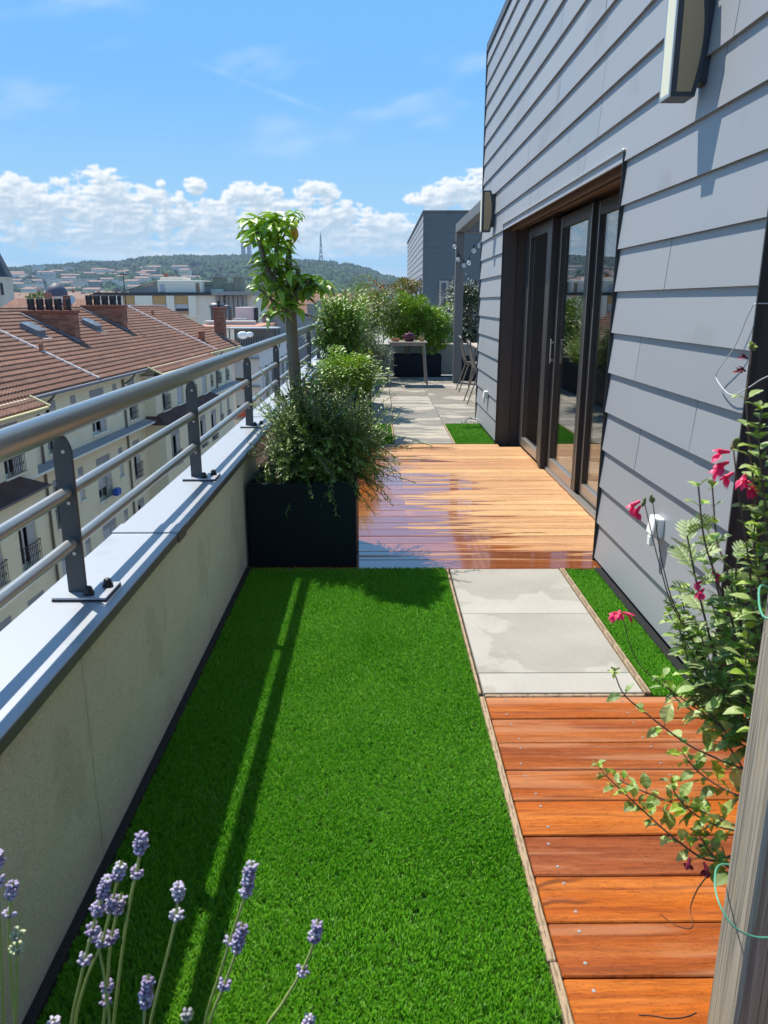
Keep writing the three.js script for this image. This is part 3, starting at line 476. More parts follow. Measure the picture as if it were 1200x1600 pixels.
// ------------------------------------------------------------------ leaves
M.leafMat = phys([1, 1, 1], 0.48, { vertexColors: true, transmission: 0.45, thickness: 0, side: THREE.DoubleSide });
M.dullLeaf = phys([1, 1, 1], 0.8, { vertexColors: true, transmission: 0.3, thickness: 0, side: THREE.DoubleSide });
const bark = (c) => std(c, 0.9, { map: rep(oldWoodTex, 6, 2), bumpMap: rep(oldWoodTex, 6, 2), bumpScale: 0.004 });
class Leaves {
  constructor() { this.p = []; this.c = []; }
  tri(a, b, c, k) { this.p.push(a.x, a.y, a.z, b.x, b.y, b.z, c.x, c.y, c.z); for (let i = 0; i < 3; i++) this.c.push(k[0], k[1], k[2]); }
  // one leaf from its foot along dir; droop bends it down, fold raises the sides
  leaf(pos, dir, len, wid, col, { droop = 0.3, fold = 0.25, segs = 3, prof = null, up = null, wave = 0 } = {}) {
    const d = dir.clone().normalize(), u = up ? up.clone() : V(0, 1, 0); let s = V().crossVectors(d, u); if (s.lengthSq() < 1e-4) s = V(1, 0, 0); s.normalize(); const n = V().crossVectors(s, d).normalize();
    const P = prof ?? (segs === 1 ? [0, 1, 0] : segs === 2 ? [0, 0.95, 0.7, 0] : [0, 0.8, 1, 0.6, 0]), K = P.length - 1;
    let mid = [], L = [], R = [];
    for (let i = 0; i <= K; i++) { const t = i / K, m = pos.clone().addScaledVector(d, len * t * (1 - 0.25 * droop * t)).addScaledVector(V(0, -1, 0), droop * len * t * t * 0.7); const w = wid * 0.5 * P[i], lift = w * fold + (wave ? Math.sin(i * 2.1) * wave * wid : 0); mid.push(m); L.push(m.clone().addScaledVector(s, -w).addScaledVector(n, lift)); R.push(m.clone().addScaledVector(s, w).addScaledVector(n, lift)); }
    for (let i = 0; i < K; i++) { if (P[i] > 0) { this.tri(mid[i], L[i], mid[i + 1], col); this.tri(mid[i], mid[i + 1], R[i], col); } if (P[i + 1] > 0) { this.tri(L[i], L[i + 1], mid[i + 1], col); this.tri(mid[i + 1], R[i + 1], R[i], col); } else if (P[i] > 0) { /* tip closed above */ } }
  }
  stem(a, b, r0, r1, col, n = 3) { const d = V().subVectors(b, a).normalize(); let s = V().crossVectors(d, V(0.3, 0.2, 1)).normalize(), t = V().crossVectors(d, s); const ring = (c, r, i) => c.clone().addScaledVector(s, Math.cos(i / n * 6.283) * r).addScaledVector(t, Math.sin(i / n * 6.283) * r); for (let i = 0; i < n; i++) { const A = ring(a, r0, i), B = ring(a, r0, i + 1), D = ring(b, r1, i), E = ring(b, r1, i + 1); this.tri(A, B, E, col); this.tri(A, E, D, col); } }
  geo() { const g = new THREE.BufferGeometry(); g.setAttribute('position', new THREE.Float32BufferAttribute(this.p, 3)); g.setAttribute('color', new THREE.Float32BufferAttribute(this.c, 3)); g.computeVertexNormals(); return g; }
}
const rdir = (r) => { const z = r() * 2 - 1, a = r() * 6.283, q = Math.sqrt(1 - z * z); return V(q * Math.cos(a), z, q * Math.sin(a)); };
// clumps of leaves filling a lumpy ball; gaps between the clumps
function leafBall(R, n, len, c0, c1, seed, { clumps = 26, flat = 0.9, wid = 0.45, lift = 0.25, fill = 0.35 } = {}) {
  const r = rng(seed), B = new Leaves(), cl = [];
  for (let i = 0; i < clumps; i++) { const d = rdir(r), k = R * (0.45 + 0.5 * r()); cl.push([d.multiplyScalar(k), R * rr(0.2, 0.38, r)]); }
  for (let i = 0; i < n; i++) { let p, o; if (r() < fill) { o = rdir(r); p = o.clone().multiplyScalar(R * Math.cbrt(r()) * 0.8); } else { const c = cl[Math.floor(r() * clumps)]; o = rdir(r); p = c[0].clone().addScaledVector(o, c[1] * (0.6 + 0.4 * r())); } p.y *= flat;
    const dir = o.multiplyScalar(0.8).addScaledVector(p.clone().normalize(), 0.5); dir.y += lift; const t = r(); B.leaf(p, dir.addScaledVector(rdir(r), 0.5), len * rr(0.7, 1.25, r), len * wid * rr(0.8, 1.2, r), mix3(c0, c1, t * t), { segs: 2, droop: 0.3, fold: 0.2 }); }
  return B.geo();
}

// ------------------------------------------------------------------ the town: ground, hill, woods
const plasterTex = texture(512, 512, (u, v) => { const a = tfbm(u, v, 3, 5, 9), b = tfbm(u, v * 0.3, 14, 4, 19), c = tfbm(u, v, 60, 2, 3); const k = 0.80 + 0.16 * a + 0.14 * b + 0.08 * c; return [k, k * 0.995, k * 0.98]; });
const C = {};
C.cream = std([0.80, 0.71, 0.50], 0.95, { map: rep(plasterTex, 0.12) });
C.cream2 = std([0.82, 0.76, 0.64], 0.95, { map: rep(plasterTex, 0.1) });
C.beige = std([0.78, 0.70, 0.58], 0.95, { map: rep(plasterTex, 0.07) });
C.greyWall = std([0.30, 0.295, 0.29], 0.95, { map: rep(plasterTex, 0.15) });
C.pinkWhite = std([0.74, 0.68, 0.64], 0.95, { map: rep(plasterTex, 0.09) });
C.shutter = std([0.42, 0.41, 0.40], 0.8);
C.shutterPale = std([0.48, 0.48, 0.49], 0.7);
C.darkGlass = phys([0.015, 0.018, 0.02], 0.12);
C.whiteFrame = std([0.72, 0.71, 0.68], 0.6);
C.iron = std([0.035, 0.033, 0.033], 0.6);
C.lead = std([0.20, 0.20, 0.22], 0.7);
C.leadPale = std([0.30, 0.295, 0.30], 0.75);
C.gutter = std([0.62, 0.53, 0.27], 0.7);
C.pipe = std([0.16, 0.13, 0.10], 0.7);
const tileTex = texture(1024, 1024, (u, v) => { const cx = Math.floor(u * 40), cy = Math.floor(v * 40), t = h3(cx, cy, 3), a = tfbm(u, v, 6, 5, 9), m = sstep(0.6, 0.72, tfbm(u, v, 16, 4, 77)); let c = mix3([0.150, 0.072, 0.048], [0.225, 0.108, 0.068], t * 0.6 + a * 0.4); c = mix3(c, [0.27, 0.16, 0.11], m * 0.5); const k = 0.82 + 0.3 * a; return [c[0] * k, c[1] * k, c[2] * k]; });
C.tile = std([1, 1, 1], 0.9, { map: rep(tileTex, 0.1) });
C.tileOrange = std([1.05, 1.0, 0.98], 0.9, { map: rep(tileTex, 0.1) });
C.tileDark = std([0.42, 0.34, 0.36], 0.85, { map: rep(tileTex, 0.1) });
C.farRoof = std([0.27, 0.165, 0.125], 0.9);
C.terracotta = std([0.46, 0.24, 0.16], 0.9, { map: rep(plasterTex, 0.1) });
const brickMats = [[0.30, 0.115, 0.065], [0.35, 0.14, 0.08], [0.26, 0.095, 0.055], [0.38, 0.17, 0.10]].map((c) => std(c, 0.9));
const mortar = std([0.34, 0.27, 0.21], 0.95);

const hillTop = (az) => { // rise of the skyline over the eye, in photograph pixels, by direction
  const P = [[-90, 30], [-60, 40], [-40, 44], [-25, 45], [-22.4, 48], [-18, 51], [-15.8, 58], [-12, 60], [-9, 63], [-5.6, 62], [-4, 60], [-2.2, 55], [-0.9, 46], [0.6, 36], [2.5, 28], [6, 22], [12, 18], [30, 15], [90, 12]];
  for (let i = 0; i < P.length - 1; i++) if (az <= P[i + 1][0]) { const t = clamp((az - P[i][0]) / (P[i + 1][0] - P[i][0])); return lerp(P[i][1], P[i + 1][1], t * t * (3 - 2 * t)); }
  return 12;
};
const D0 = 1050, DTOPH = 2300;
const groundY = (x, z) => { const d = Math.hypot(x, z), az = Math.atan2(x, -z) * 180 / Math.PI; if (d < 700) return -21; const top = EYE + hillTop(az) / FPX * DTOPH * 1.02; const t = clamp((d - D0) / (DTOPH - D0)); const roll = (fbm(x * 0.004, z * 0.004, 4, 6) - 0.5) * 26 * sstep(0, 0.5, t); return lerp(-21, top - 12, Math.pow(t, 0.85)) + roll - sstep(1, 1.35, (d - D0) / (DTOPH - D0)) * 60; };
{
  const pos = [], ND = 60, NA = 90, P = [];
  for (let i = 0; i <= ND; i++) for (let k = 0; k <= NA; k++) { const d = i < 12 ? lerp(20, 1000, i / 12) : lerp(1000, 3300, (i - 12) / (ND - 12)), az = lerp(-75, 75, k / NA) * Math.PI / 180, x = Math.sin(az) * d, z = -Math.cos(az) * d; P.push([x, groundY(x, z) - 0.3, z]); }
  for (let i = 12; i < ND; i++) for (let k = 0; k < NA; k++) { const a = i * (NA + 1) + k; quad(pos, P[a], P[a + 1], P[a + NA + 2], P[a + NA + 1]); }
  struct('wooded_hill', soup(pos), std([0.055, 0.085, 0.03], 1), 'wooded hill on the skyline behind the town');
  const g = new THREE.PlaneGeometry(14000, 14000, 1, 1); g.rotateX(-Math.PI / 2); g.translate(0, -21.4, -3000);
  struct('ground', g, std([0.17, 0.165, 0.15], 1), 'ground of the town far below the terrace');
  const st = bx(-13.6, -0.9, -21.35, -21.25, -140, 10); struct('street', st, std([0.06, 0.06, 0.062], 0.95), 'street between the terrace building and the tiled building');
}
// a rough crown used for far woods and trees
function crownGeo(seed, det = 1, rough = 0.5) { let g = new THREE.IcosahedronGeometry(1, det); const p = g.attributes.position; for (let i = 0; i < p.count; i++) { const v = V().fromBufferAttribute(p, i), k = 1 + (fbm(v.x * 2.3 + seed, v.y * 2.3 + v.z * 1.7 + seed, 3, seed) - 0.5) * 2 * rough; p.setXYZ(i, v.x * k, v.y * k * 0.85, v.z * k); } g.deleteAttribute('normal'); g.deleteAttribute('uv'); g.computeVertexNormals(); return g; }
{
  const r = rng(404), n = 15000, im = new THREE.InstancedMesh(crownGeo(3, 2, 0.75), std([1, 1, 1], 1), n), m = new THREE.Matrix4(), c = new THREE.Color(), q = new THREE.Quaternion();
  let k = 0;
  while (k < n) { const d = lerp(1080, 2480, Math.pow(r(), 0.8)), az = rr(-34, 12, r) * Math.PI / 180, x = Math.sin(az) * d, z = -Math.cos(az) * d; const open = fbm(x * 0.006 + 3, z * 0.006, 4, 88), left = sstep(-13, -19, az * 180 / Math.PI) * (1 - sstep(2050, 2350, d)); if (r() < left * 0.78 || open > 0.66) continue; const s = rr(5, 13, r); q.setFromEuler(new THREE.Euler(0, rr(0, 6.28, r), 0)); m.compose(V(x, groundY(x, z) + s * 0.35, z), q, V(s, s * rr(0.8, 1.25, r), s)); im.setMatrixAt(k, m); const t = r(); im.setColorAt(k, c.setRGB(...mix3([0.014, 0.045, 0.014], [0.055, 0.125, 0.03], t * t * t))); k++; }
  im.name = 'hill_woods'; scene.add(im); tag(im, 'dense green woods covering the far hill', 'woods', null, 'stuff');
}

// ------------------------------------------------------------------ long cream building with the tiled roof across the street
const FCAM = [15.509, 62.327]; // the eye, out from the facade and along it
{
  const h = thing('tiled_building', 'long cream apartment building with brown tiled roof and bays across the street', 'building', [-12.5, EYE, -63], -0.048);
  // parts are laid out as x = out from the facade, y = from the eye, z = along the facade
  const onto = (s, y, n) => [s + (FCAM[1] - s) * n / FCAM[0], y * (1 - n / FCAM[0])];
  const BASE = -22.3;
  const wall = (s0, s1, y0, y1, holes, n, th = 0.35) => { const sh = poly([[s0, y0], [s1, y0], [s1, y1], [s0, y1]]); for (const [a, b, c, d] of holes) { const p = new THREE.Path(); p.moveTo(a, c); p.lineTo(a, d); p.lineTo(b, d); p.lineTo(b, c); p.closePath(); sh.holes.push(p); } const g = prism(sh, th); g.applyMatrix4(new THREE.Matrix4().makeBasis(V(0, 0, 1), V(0, 1, 0), V(-1, 0, 0))); g.translate(n, 0, 0); mesh('wall', boxUV(g), C.cream, h); };
  // window: shutters or blind, dark panes, pale frame, sill, and an iron balconet on French windows
  const rw = rng(66);
  const ironGeo = (a, b, y0, y1) => { const L = [bx(0.10, 0.125, y1 - 0.03, y1, a - 0.06, b + 0.06), bx(0.10, 0.12, y0 + 0.04, y0 + 0.065, a - 0.06, b + 0.06), bx(0.10, 0.12, y0 + (y1 - y0) * 0.78, y0 + (y1 - y0) * 0.8, a, b)]; const n = Math.max(4, Math.round((b - a) / 0.13)); for (let i = 0; i <= n; i++) { const s = lerp(a, b, i / n); L.push(bx(0.103, 0.118, y0 + 0.05, y1 - 0.03, s - 0.007, s + 0.007)); if (i < n && i % 2 === 0) { const t = new THREE.TorusGeometry(0.055, 0.009, 4, 10); t.rotateY(Math.PI / 2); t.translate(0.11, y0 + (y1 - y0) * 0.45, s + (b - a) / n); L.push(t); } } L.push(bx(-0.02, 0.115, y1 - 0.028, y1 - 0.005, a - 0.058, a - 0.035), bx(-0.02, 0.115, y1 - 0.028, y1 - 0.005, b + 0.035, b + 0.058)); return L; };
  const win = (a, b, y0, y1, n, kind) => {
    const w = new THREE.Group(); w.name = 'window'; w.position.set(n, 0, 0); h.add(w);
    const q = -0.20; mesh('frame', [bx(q - 0.06, q, y0, y1, a, a + 0.06), bx(q - 0.06, q, y0, y1, b - 0.06, b), bx(q - 0.06, q, y1 - 0.06, y1, a + 0.06, b - 0.06), bx(q - 0.06, q, y0, y0 + 0.07, a + 0.06, b - 0.06), ...(b - a > 0.8 ? [bx(q - 0.055, q + 0.004, y0 + 0.07, y1 - 0.06, (a + b) / 2 - 0.04, (a + b) / 2 + 0.04)] : [])], C.whiteFrame, w);
    mesh('pane', bx(q - 0.05, q - 0.04, y0 + 0.07, y1 - 0.06, a + 0.06, b - 0.06), C.darkGlass, w);
    mesh('sill', bx(-0.18, 0.08, y0 - 0.09, y0 - 0.002, a - 0.08, b + 0.08), C.cream2, w);
    const box = bx(-0.16, -0.02, y1 - 0.32, y1 - 0.004, a + 0.004, b - 0.004); mesh('blind_box', box, C.leadPale, w);
    if (kind === 'blind') mesh('roller_blind', bx(-0.12, -0.09, y0 + (y1 - y0) * rr(0.25, 0.45, rw), y1 - 0.324, a + 0.02, b - 0.02), C.shutterPale, w);
    if (kind === 'shut') mesh('roller_blind', bx(-0.12, -0.09, y0 + 0.02, y1 - 0.324, a + 0.02, b - 0.02), C.shutterPale, w);
    if (kind !== 'shut') { const sw = Math.min(0.62, (b - a) * 0.45); mesh('shutter', bx(-0.085, -0.045, y0 + 0.02, y1 - 0.33, a + 0.01, a + sw), C.shutter, w); }
    if (kind === 'iron' || kind === 'open') mesh('balconet', ironGeo(a, b, y0 - 0.02, y0 + 0.85), C.iron, w);
    return w;
  };
  const cols = []; // flat stretch and right end (windows share the columns of four floors)
  const floors = [-2.15 - 4.08, -2.15 - 7.42, -2.15 - 10.80, -2.15 - 14.2, -2.15 - 17.5];
  const flat = [[29.75, 30.85, 'iron'], [27.7, 28.3, 'thin'], [24.45, 26.2, 'blind'], [22.7, 23.3, 'thin'], [20.15, 21.2, 'open']];
  const end = [[3.6, 4.4, 'iron'], [1.0, 1.9, 'iron'], [-1.6, -0.8, 'iron']];
  const make = (list, n, fl = floors) => { const holes = []; for (const [a, b, k] of list) fl.forEach((y0, i) => { const top = y0 + 2.15, bot = k === 'thin' ? top - 1.55 : y0; if (top > -1) return; holes.push([a, b, bot, top]); win(a, b, bot, top, n, k === 'thin' ? 'shut' : k === 'blind' ? (i % 2 ? 'blind' : 'blind') : i === 2 && k === 'iron' ? 'shut' : k); }); return holes; };
  const hf = make(flat, 0), he = make(end, 0);
  wall(18.6, 33.2, BASE, -3.45, hf, 0); wall(-3.0, 6.4, BASE, -3.45, he, 0);
  // bays: upper part stands 0.63 m out, the lower storeys 1.15 m
  const upM = [[16.2, 17.5, 'iron'], [13.2, 14.6, 'shut'], [10.4, 11.8, 'open'], [7.5, 8.7, 'shut']], loM = [[16.3, 18.0, 'iron'], [13.0, 14.6, 'iron'], [10.3, 11.7, 'open'], [7.4, 8.8, 'iron']];
  wall(6.4, 18.65, -6.6, -3.6, make(upM, 0.63, [floors[0]]), 0.63); wall(6.2, 19.0, BASE, -6.62, make(loM, 1.15, floors.slice(1)), 1.15);
  const upN = [[34.3, 35.6, 'open'], [37, 38.2, 'shut'], [40, 41.4, 'iron'], [43, 44.4, 'open'], [46, 47.4, 'iron']], loN = [[34.9, 36.2, 'open'], [37.4, 38.8, 'open'], [40.2, 41.6, 'iron'], [43, 44.4, 'open'], [46, 47.4, 'iron']];
  wall(33.2, 50, -6.6, -3.6, make(upN, 0.63, [floors[0]]), 0.63); wall(34.25, 50, BASE, -6.62, make(loN, 1.15, floors.slice(1)), 1.15);
  for (const [s, n, y0, y1] of [[18.65, 0.63, -6.6, -3.6], [19.0, 1.15, BASE, -6.62], [33.2, 0.63, -6.6, -3.6], [34.25, 1.15, BASE, -6.62], [6.4, 0.63, -6.6, -3.6], [6.2, 1.15, BASE, -6.62]]) { const inner = s === 33.2 || s === 34.25 || s < 7 ? [s, s + 0.3] : [s - 0.3, s]; mesh('bay_side', bx(-0.36, n - 0.352, y0, y1, ...inner), C.cream, h); }
  mesh('wall', [bx(-12.2, -0.36, BASE, -3.5, -3.0, -2.6), bx(-12.2, -11.8, BASE, -3.6, -2.59, 50), bx(-11.79, -0.36, BASE, -3.6, 49.6, 50)], C.cream, h);
  mesh('room_back', bx(-1.5, -1.3, BASE, -3.5, -2.59, 49.5), M.room, h);
  // ledges of lead over the third floor, with a pale edge
  for (const [a, b] of [[18.9, 34.2], [-3.3, 6.1]]) { const sh = poly([[0.004, -6.50], [0.62, -6.60], [0.62, -6.68], [0.004, -6.72]]); const g = prism(sh, b - a); g.translate(0, 0, a); mesh('ledge', boxUV(g), C.leadPale, h); mesh('ledge_edge', bx(0.6205, 0.66, -6.70, -6.60, a, b, 0.01), C.cream2, h); }
  // little tiled roofs over the lower bays
  const skirt = (a, b, ha, hb) => { const y1 = -6.30, y0 = -6.80, n0 = 0.64, n1 = 1.45, t = []; quad(t, [n1, y0, b], [n1, y0, a], [n0, y1, a + (ha ? 0.85 : 0)], [n0, y1, b - (hb ? 0.85 : 0)]); if (hb) quad(t, [-0.0, y0, b], [n1, y0, b], [n0, y1, b - 0.85], [0, y1, b - 0.85]); if (ha) quad(t, [n1, y0, a], [0, y0, a], [0, y1, a + 0.85], [n0, y1, a + 0.85]); quad(t, [0.0, y0 - 0.005, a], [n1, y0 - 0.005, a], [n1, y0 - 0.005, b], [0, y0 - 0.005, b]); mesh('bay_roof', soup(t), C.tileDark, h); mesh('gutter', bx(n1 + 0.001, n1 + 0.07, y0 - 0.06, y0 + 0.02, a, b, 0.02), C.pipe, h); };
  skirt(5.9, 19.35, true, true); skirt(33.95, 50, true, false);
  // roof: one strip of hollow tiles per course, each lapped over the next
  const EN = 0.45, EY = -3.60, SL = 0.487, RN = -6.15, S0 = -4.6, S1 = 50, RUN = EN - RN, NC = 20, cs = Math.hypot(1, SL);
  const yAt = (n) => EY + (EN - n) * SL;
  const course = (n0, n1, a, b, lift) => { const t = [], W = 0.26, cnt = Math.round((b - a) / W); const prof = [0, 0.035, 0.05, 0.035], H = (i) => prof[i % 4]; for (let i = 0; i < cnt * 4; i++) { const z0 = a + (b - a) * i / (cnt * 4), z1 = a + (b - a) * (i + 1) / (cnt * 4), p = H(i), q = H(i + 1); quad(t, [n0, yAt(n0) + p + lift, z0], [n0, yAt(n0) + q + lift, z1], [n1, yAt(n1) + q + 0.01, z1], [n1, yAt(n1) + p + 0.01, z0].map((v) => v)); quad(t, [n0, yAt(n0) - 0.03, z0], [n0, yAt(n0) - 0.03, z1], [n0, yAt(n0) + q + lift, z1], [n0, yAt(n0) + p + lift, z0]); } return soup(t); };
  const rt = rng(9); const tm = [0.9, 1, 1.08, 0.96].map((k) => { const m = C.tile.clone(); m.color.multiplyScalar(k); return m; });
  const shareUV = (g) => { const a = rr(0, 9, rt), b = rr(0, 9, rt), uv = g.attributes.uv; for (let i = 0; i < uv.count; i++) uv.setXY(i, uv.getX(i) + a, uv.getY(i) + b); return g; };
  for (let k = 0; k < NC; k++) { const n0 = EN - RUN * k / NC, n1 = EN - RUN * (k + 1) / NC - 0.04; for (const [a, b] of [[S0, 3.36], [3.46, 25.9], [26.0, S1]]) mesh('tile_course', shareUV(course(n0, n1, a, b, 0.075)), tm[Math.floor(rt() * 4)], h); }
  for (const [a, b] of [[5.6, 19.1], [32.9, S1]]) for (const k of [1, 2]) { const n0 = EN + 0.33 * k, n1 = n0 - 0.37; mesh('tile_course', shareUV(course(n0, n1, a, b, 0.045)), tm[k], h); }
  { const t = []; quad(t, [RN, yAt(RN), S0], [RN, yAt(RN), S1], [RN - 6.4, EY, S1], [RN - 6.4, EY, S0]); quad(t, [EN, EY - 0.12, S0], [EN, EY - 0.12, S1], [RN, yAt(RN) - 0.14, S1], [RN, yAt(RN) - 0.14, S0]); t.push(EN, EY - 0.1, S0 + 0.02, RN, yAt(RN), S0 + 0.02, RN - 6.4, EY, S0 + 0.02); mesh('roof', soup(t), C.tile, h); }
  const caps = (name, mat, p0, p1, n, r0) => { const L = []; for (let i = 0; i < n; i++) { const a = V(...p0).lerp(V(...p1), i / n), b = V(...p0).lerp(V(...p1), (i + 1.06) / n); L.push(rod(a, b, r0 * 1.12, r0 * 0.92, 8)); } for (const g of L) mesh(name, g, mat, h); };
  caps('ridge_tile', C.tile, [RN, yAt(RN) + 0.03, S0], [RN, yAt(RN) + 0.03, S1], 60, 0.11);
  const pale = std([0.50, 0.44, 0.42], 0.85);
  for (const s of [3.41, 25.95]) caps('joint_tile', pale, [EN, yAt(EN) + 0.06, s], [RN, yAt(RN) + 0.06, s], 16, 0.10);
  caps('verge_tile', C.tile, [EN, yAt(EN) + 0.05, S0], [RN, yAt(RN) + 0.05, S0], 18, 0.09);
  // eaves: gutters, pale soffit, ochre edges at the bays
  for (const [a, b, n, y, m] of [[19.3, 32.7, EN, EY, C.lead], [-4.6, 5.5, EN, EY, C.gutter], [5.6, 19.1, EN + 0.68, yAt(EN + 0.68), C.gutter], [32.9, 50, EN + 0.68, yAt(EN + 0.68), C.gutter]]) { mesh('gutter', rod(V(n + 0.05, y - 0.06, a), V(n + 0.05, y - 0.06, b), 0.075, 0.075, 8), m, h); mesh('soffit', bx(-0.3, n - 0.05, y - 0.22, y - 0.13, a, b), C.cream2, h); }
  for (const s of [19.15, 32.85]) for (let i = 0; i < 7; i++) mesh('edge_tile', rod(V(EN + 0.02 + i * 0.11, yAt(EN + i * 0.11) + 0.06, s), V(EN + 0.14 + i * 0.11, yAt(EN + 0.12 + i * 0.11) + 0.04, s), 0.06, 0.07, 7), C.gutter, h);
  for (const [s, n] of [[31.5, 0.08], [21.95, 0.08], [13.4, 1.23], [4.9, 0.08], [2.4, 0.08]]) { const top = n < 1 ? EY - 0.1 : -6.85; mesh('drainpipe', tube([V(n < 1 ? EN : n + 0.2, top, s - 0.9), V(n < 1 ? EN : n + 0.2, top - 0.12, s - 0.85), V(n + 0.03, top - 0.55, s - 0.1), V(n, top - 0.8, s), V(n, -12, s), V(n, BASE + 0.2, s)], 0.055, 50, 7), C.pipe, h); }
  // chimneys of single bricks with rows of pots
  const chimney = (n0, n1, y0, y1, s0, s1, pots, potH) => {
    const c = new THREE.Group(); c.name = 'chimney'; h.add(c);
    const yb = yAt(n1) - 0.4;
    mesh('stack_core', bx(n0 + 0.02, n1 - 0.02, yAt(n1) - 0.5, y1 - 0.02, s0 + 0.02, s1 - 0.02), mortar, c);
    const r = rng(Math.round(s0 * 10)), bh = 0.16, bl = 0.42, bs = bx(-bl / 2 + 0.012, bl / 2 - 0.012, 0.009, bh - 0.009, 0, 0.03), be = bx(0, 0.03, 0.009, bh - 0.009, -0.001, s1 - s0 - 0.02);
    for (let j = 0; yb + j * bh < y1 - 0.05; j++) { const y = yb + j * bh; for (let x = n0 + (j % 2 ? bl / 2 : 0); x < n1 + 0.05; x += bl) { const a = Math.max(n0, x - bl / 2), b = Math.min(n1, x + bl / 2); if (b - a < 0.08 || yAt((a + b) / 2) > y + bh) continue; const m = mesh('brick', bs, brickMats[Math.floor(r() * 4)], c); m.position.set((a + b) / 2, y, s1 - 0.02 + rr(-0.004, 0.004, r)); m.scale.x = (b - a) / bl; } if (yAt(n1) < y + bh) { const m = mesh('brick', be, brickMats[Math.floor(r() * 4)], c); m.position.set(n1 - 0.02, y, s0 + 0.005); } }
    mesh('cap', bx(n0 - 0.10, n1 + 0.10, y1 - 0.10, y1 + 0.06, s0 - 0.08, s1 + 0.08, 0.02), brickMats[2], c);
    mesh('flashing', [bx(n0, n1 + 0.35, 0, 0.02, s1, s1 + 0.35)].map((g) => { g.applyMatrix4(new THREE.Matrix4().set(1, 0, 0, 0, -SL, 1, 0, yAt(0) + 0.13, 0, 0, 1, 0, 0, 0, 0, 1)); return g; }), C.lead, c);
    const pm = std([0.035, 0.032, 0.03], 0.8);
    for (let i = 0; i < pots; i++) { const p = mesh('chimney_pot', lathe([[0.001, 0], [0.13, 0], [0.12, potH * 0.25], [0.11, potH * 0.45], [0.135, potH * 0.5], [0.135, potH * 0.62], [0.12, potH * 0.66], [0.14, potH * 0.72], [0.12, potH * 0.95], [0.05, potH], [0.001, potH]], 9), pm, c); p.position.set(lerp(n0 + 0.2, n1 - 0.3, pots > 1 ? i / (pots - 1) : 0.5), y1 + 0.06, (s0 + s1) / 2 + (i % 2 ? 0.1 : -0.1)); }
    return c;
  };
  chimney(-5.5, -2.78, 0, -0.48, 20.05, 20.75, 10, 0.62);
  { const f = mesh('flue', bx(-3.35, -3.05, -0.4, 0.35, 20.2, 20.5, 0.02), brickMats[2], h); }
  chimney(-5.95, -3.35, 0, -0.24, 11.35, 12.03, 9, 0.62);
  chimney(-1.52, -0.62, 0, -0.48, -4.4, -3.83, 1, 0.55);
  { const v = mesh('vent_pot', lathe([[0.001, 0], [0.24, 0], [0.24, 0.72], [0.30, 0.74], [0.30, 0.86], [0.001, 0.86]], 10), brickMats[1], h); v.position.set(-1.0, -2.98, 2.1); }
  for (const [n, s] of [[-3.9, 23.2], [-3.95, 15.8]]) { const k = new THREE.Group(); k.name = 'skylight'; k.position.set(n, yAt(n) + 0.05, s); k.rotation.z = -Math.atan(SL); h.add(k); mesh('frame', [bx(-0.45, 0.45, 0.0, 0.26, -0.5, -0.42), bx(-0.45, 0.45, 0.0, 0.26, 0.42, 0.5), bx(-0.45, -0.37, 0.0, 0.26, -0.42, 0.42), bx(0.37, 0.45, 0.0, 0.26, -0.42, 0.42)], C.lead, k); mesh('pane', bx(-0.48, 0.48, 0.262, 0.29, -0.53, 0.53), phys([0.20, 0.24, 0.28], 0.15), k); mesh('flashing', bx(0.46, 0.9, 0.0, 0.03, -0.5, 0.5), C.leadPale, k); }
  { const k = mesh('roof_hatch', bx(-0.6, 0.5, 0, 0.05, -0.4, 0.4), C.lead, h); k.position.set(-4.2, yAt(-4.2) + 0.06, 18.2); k.rotation.z = -Math.atan(SL); }
  for (const [n, s] of [[-2.2, 25.95], [-4.9, 1.6]]) { const k = mesh('vent_tile', lathe([[0.001, 0.34], [0.12, 0.30], [0.10, 0.1], [0.13, 0], [0.001, 0]], 8), brickMats[3], h); k.position.set(n, yAt(n) + 0.12, s); }
  // window box with greenery and a blue pot at the wide windows
  const g = leafBall(0.75, 420, 0.11, [0.05, 0.10, 0.02], [0.16, 0.26, 0.04], 12); const a = mesh('window_plant', g, M.leafMat, h); a.position.set(0.05, -8.95, 25.3); a.scale.set(0.35, 1.15, 0.95);
  const b = mesh('window_plant', g, M.leafMat, h); b.position.set(0.05, -9.0, 30.3); b.scale.set(0.3, 0.8, 0.6);
  mesh('blue_pot', bx(0.08, 0.4, -9.62, -9.25, 24.3, 24.8, 0.06), std([0.02, 0.09, 0.42], 0.5), h);
  // aerial on the ridge
  const an = new THREE.Group(); an.name = 'aerial'; h.add(an); mesh('mast', rod(V(-3.95, yAt(-3.95), 9.7), V(-3.95, 1.85, 9.7), 0.035, 0.03, 6), C.iron, an); mesh('aerial_arms', [rod(V(-4.0, 1.75, 9.1), V(-3.9, 1.8, 10.3), 0.02), ...[9.2, 9.5, 9.8, 10.1].map((s) => rod(V(-4.35, 1.77, s), V(-3.55, 1.77, s), 0.015))], C.iron, an);
}

// ------------------------------------------------------------------ other buildings of the town
const pxX = (px, d) => atZ(px, 472, -d).x, pxY = (py, d) => atZ(589, py, -d).y;
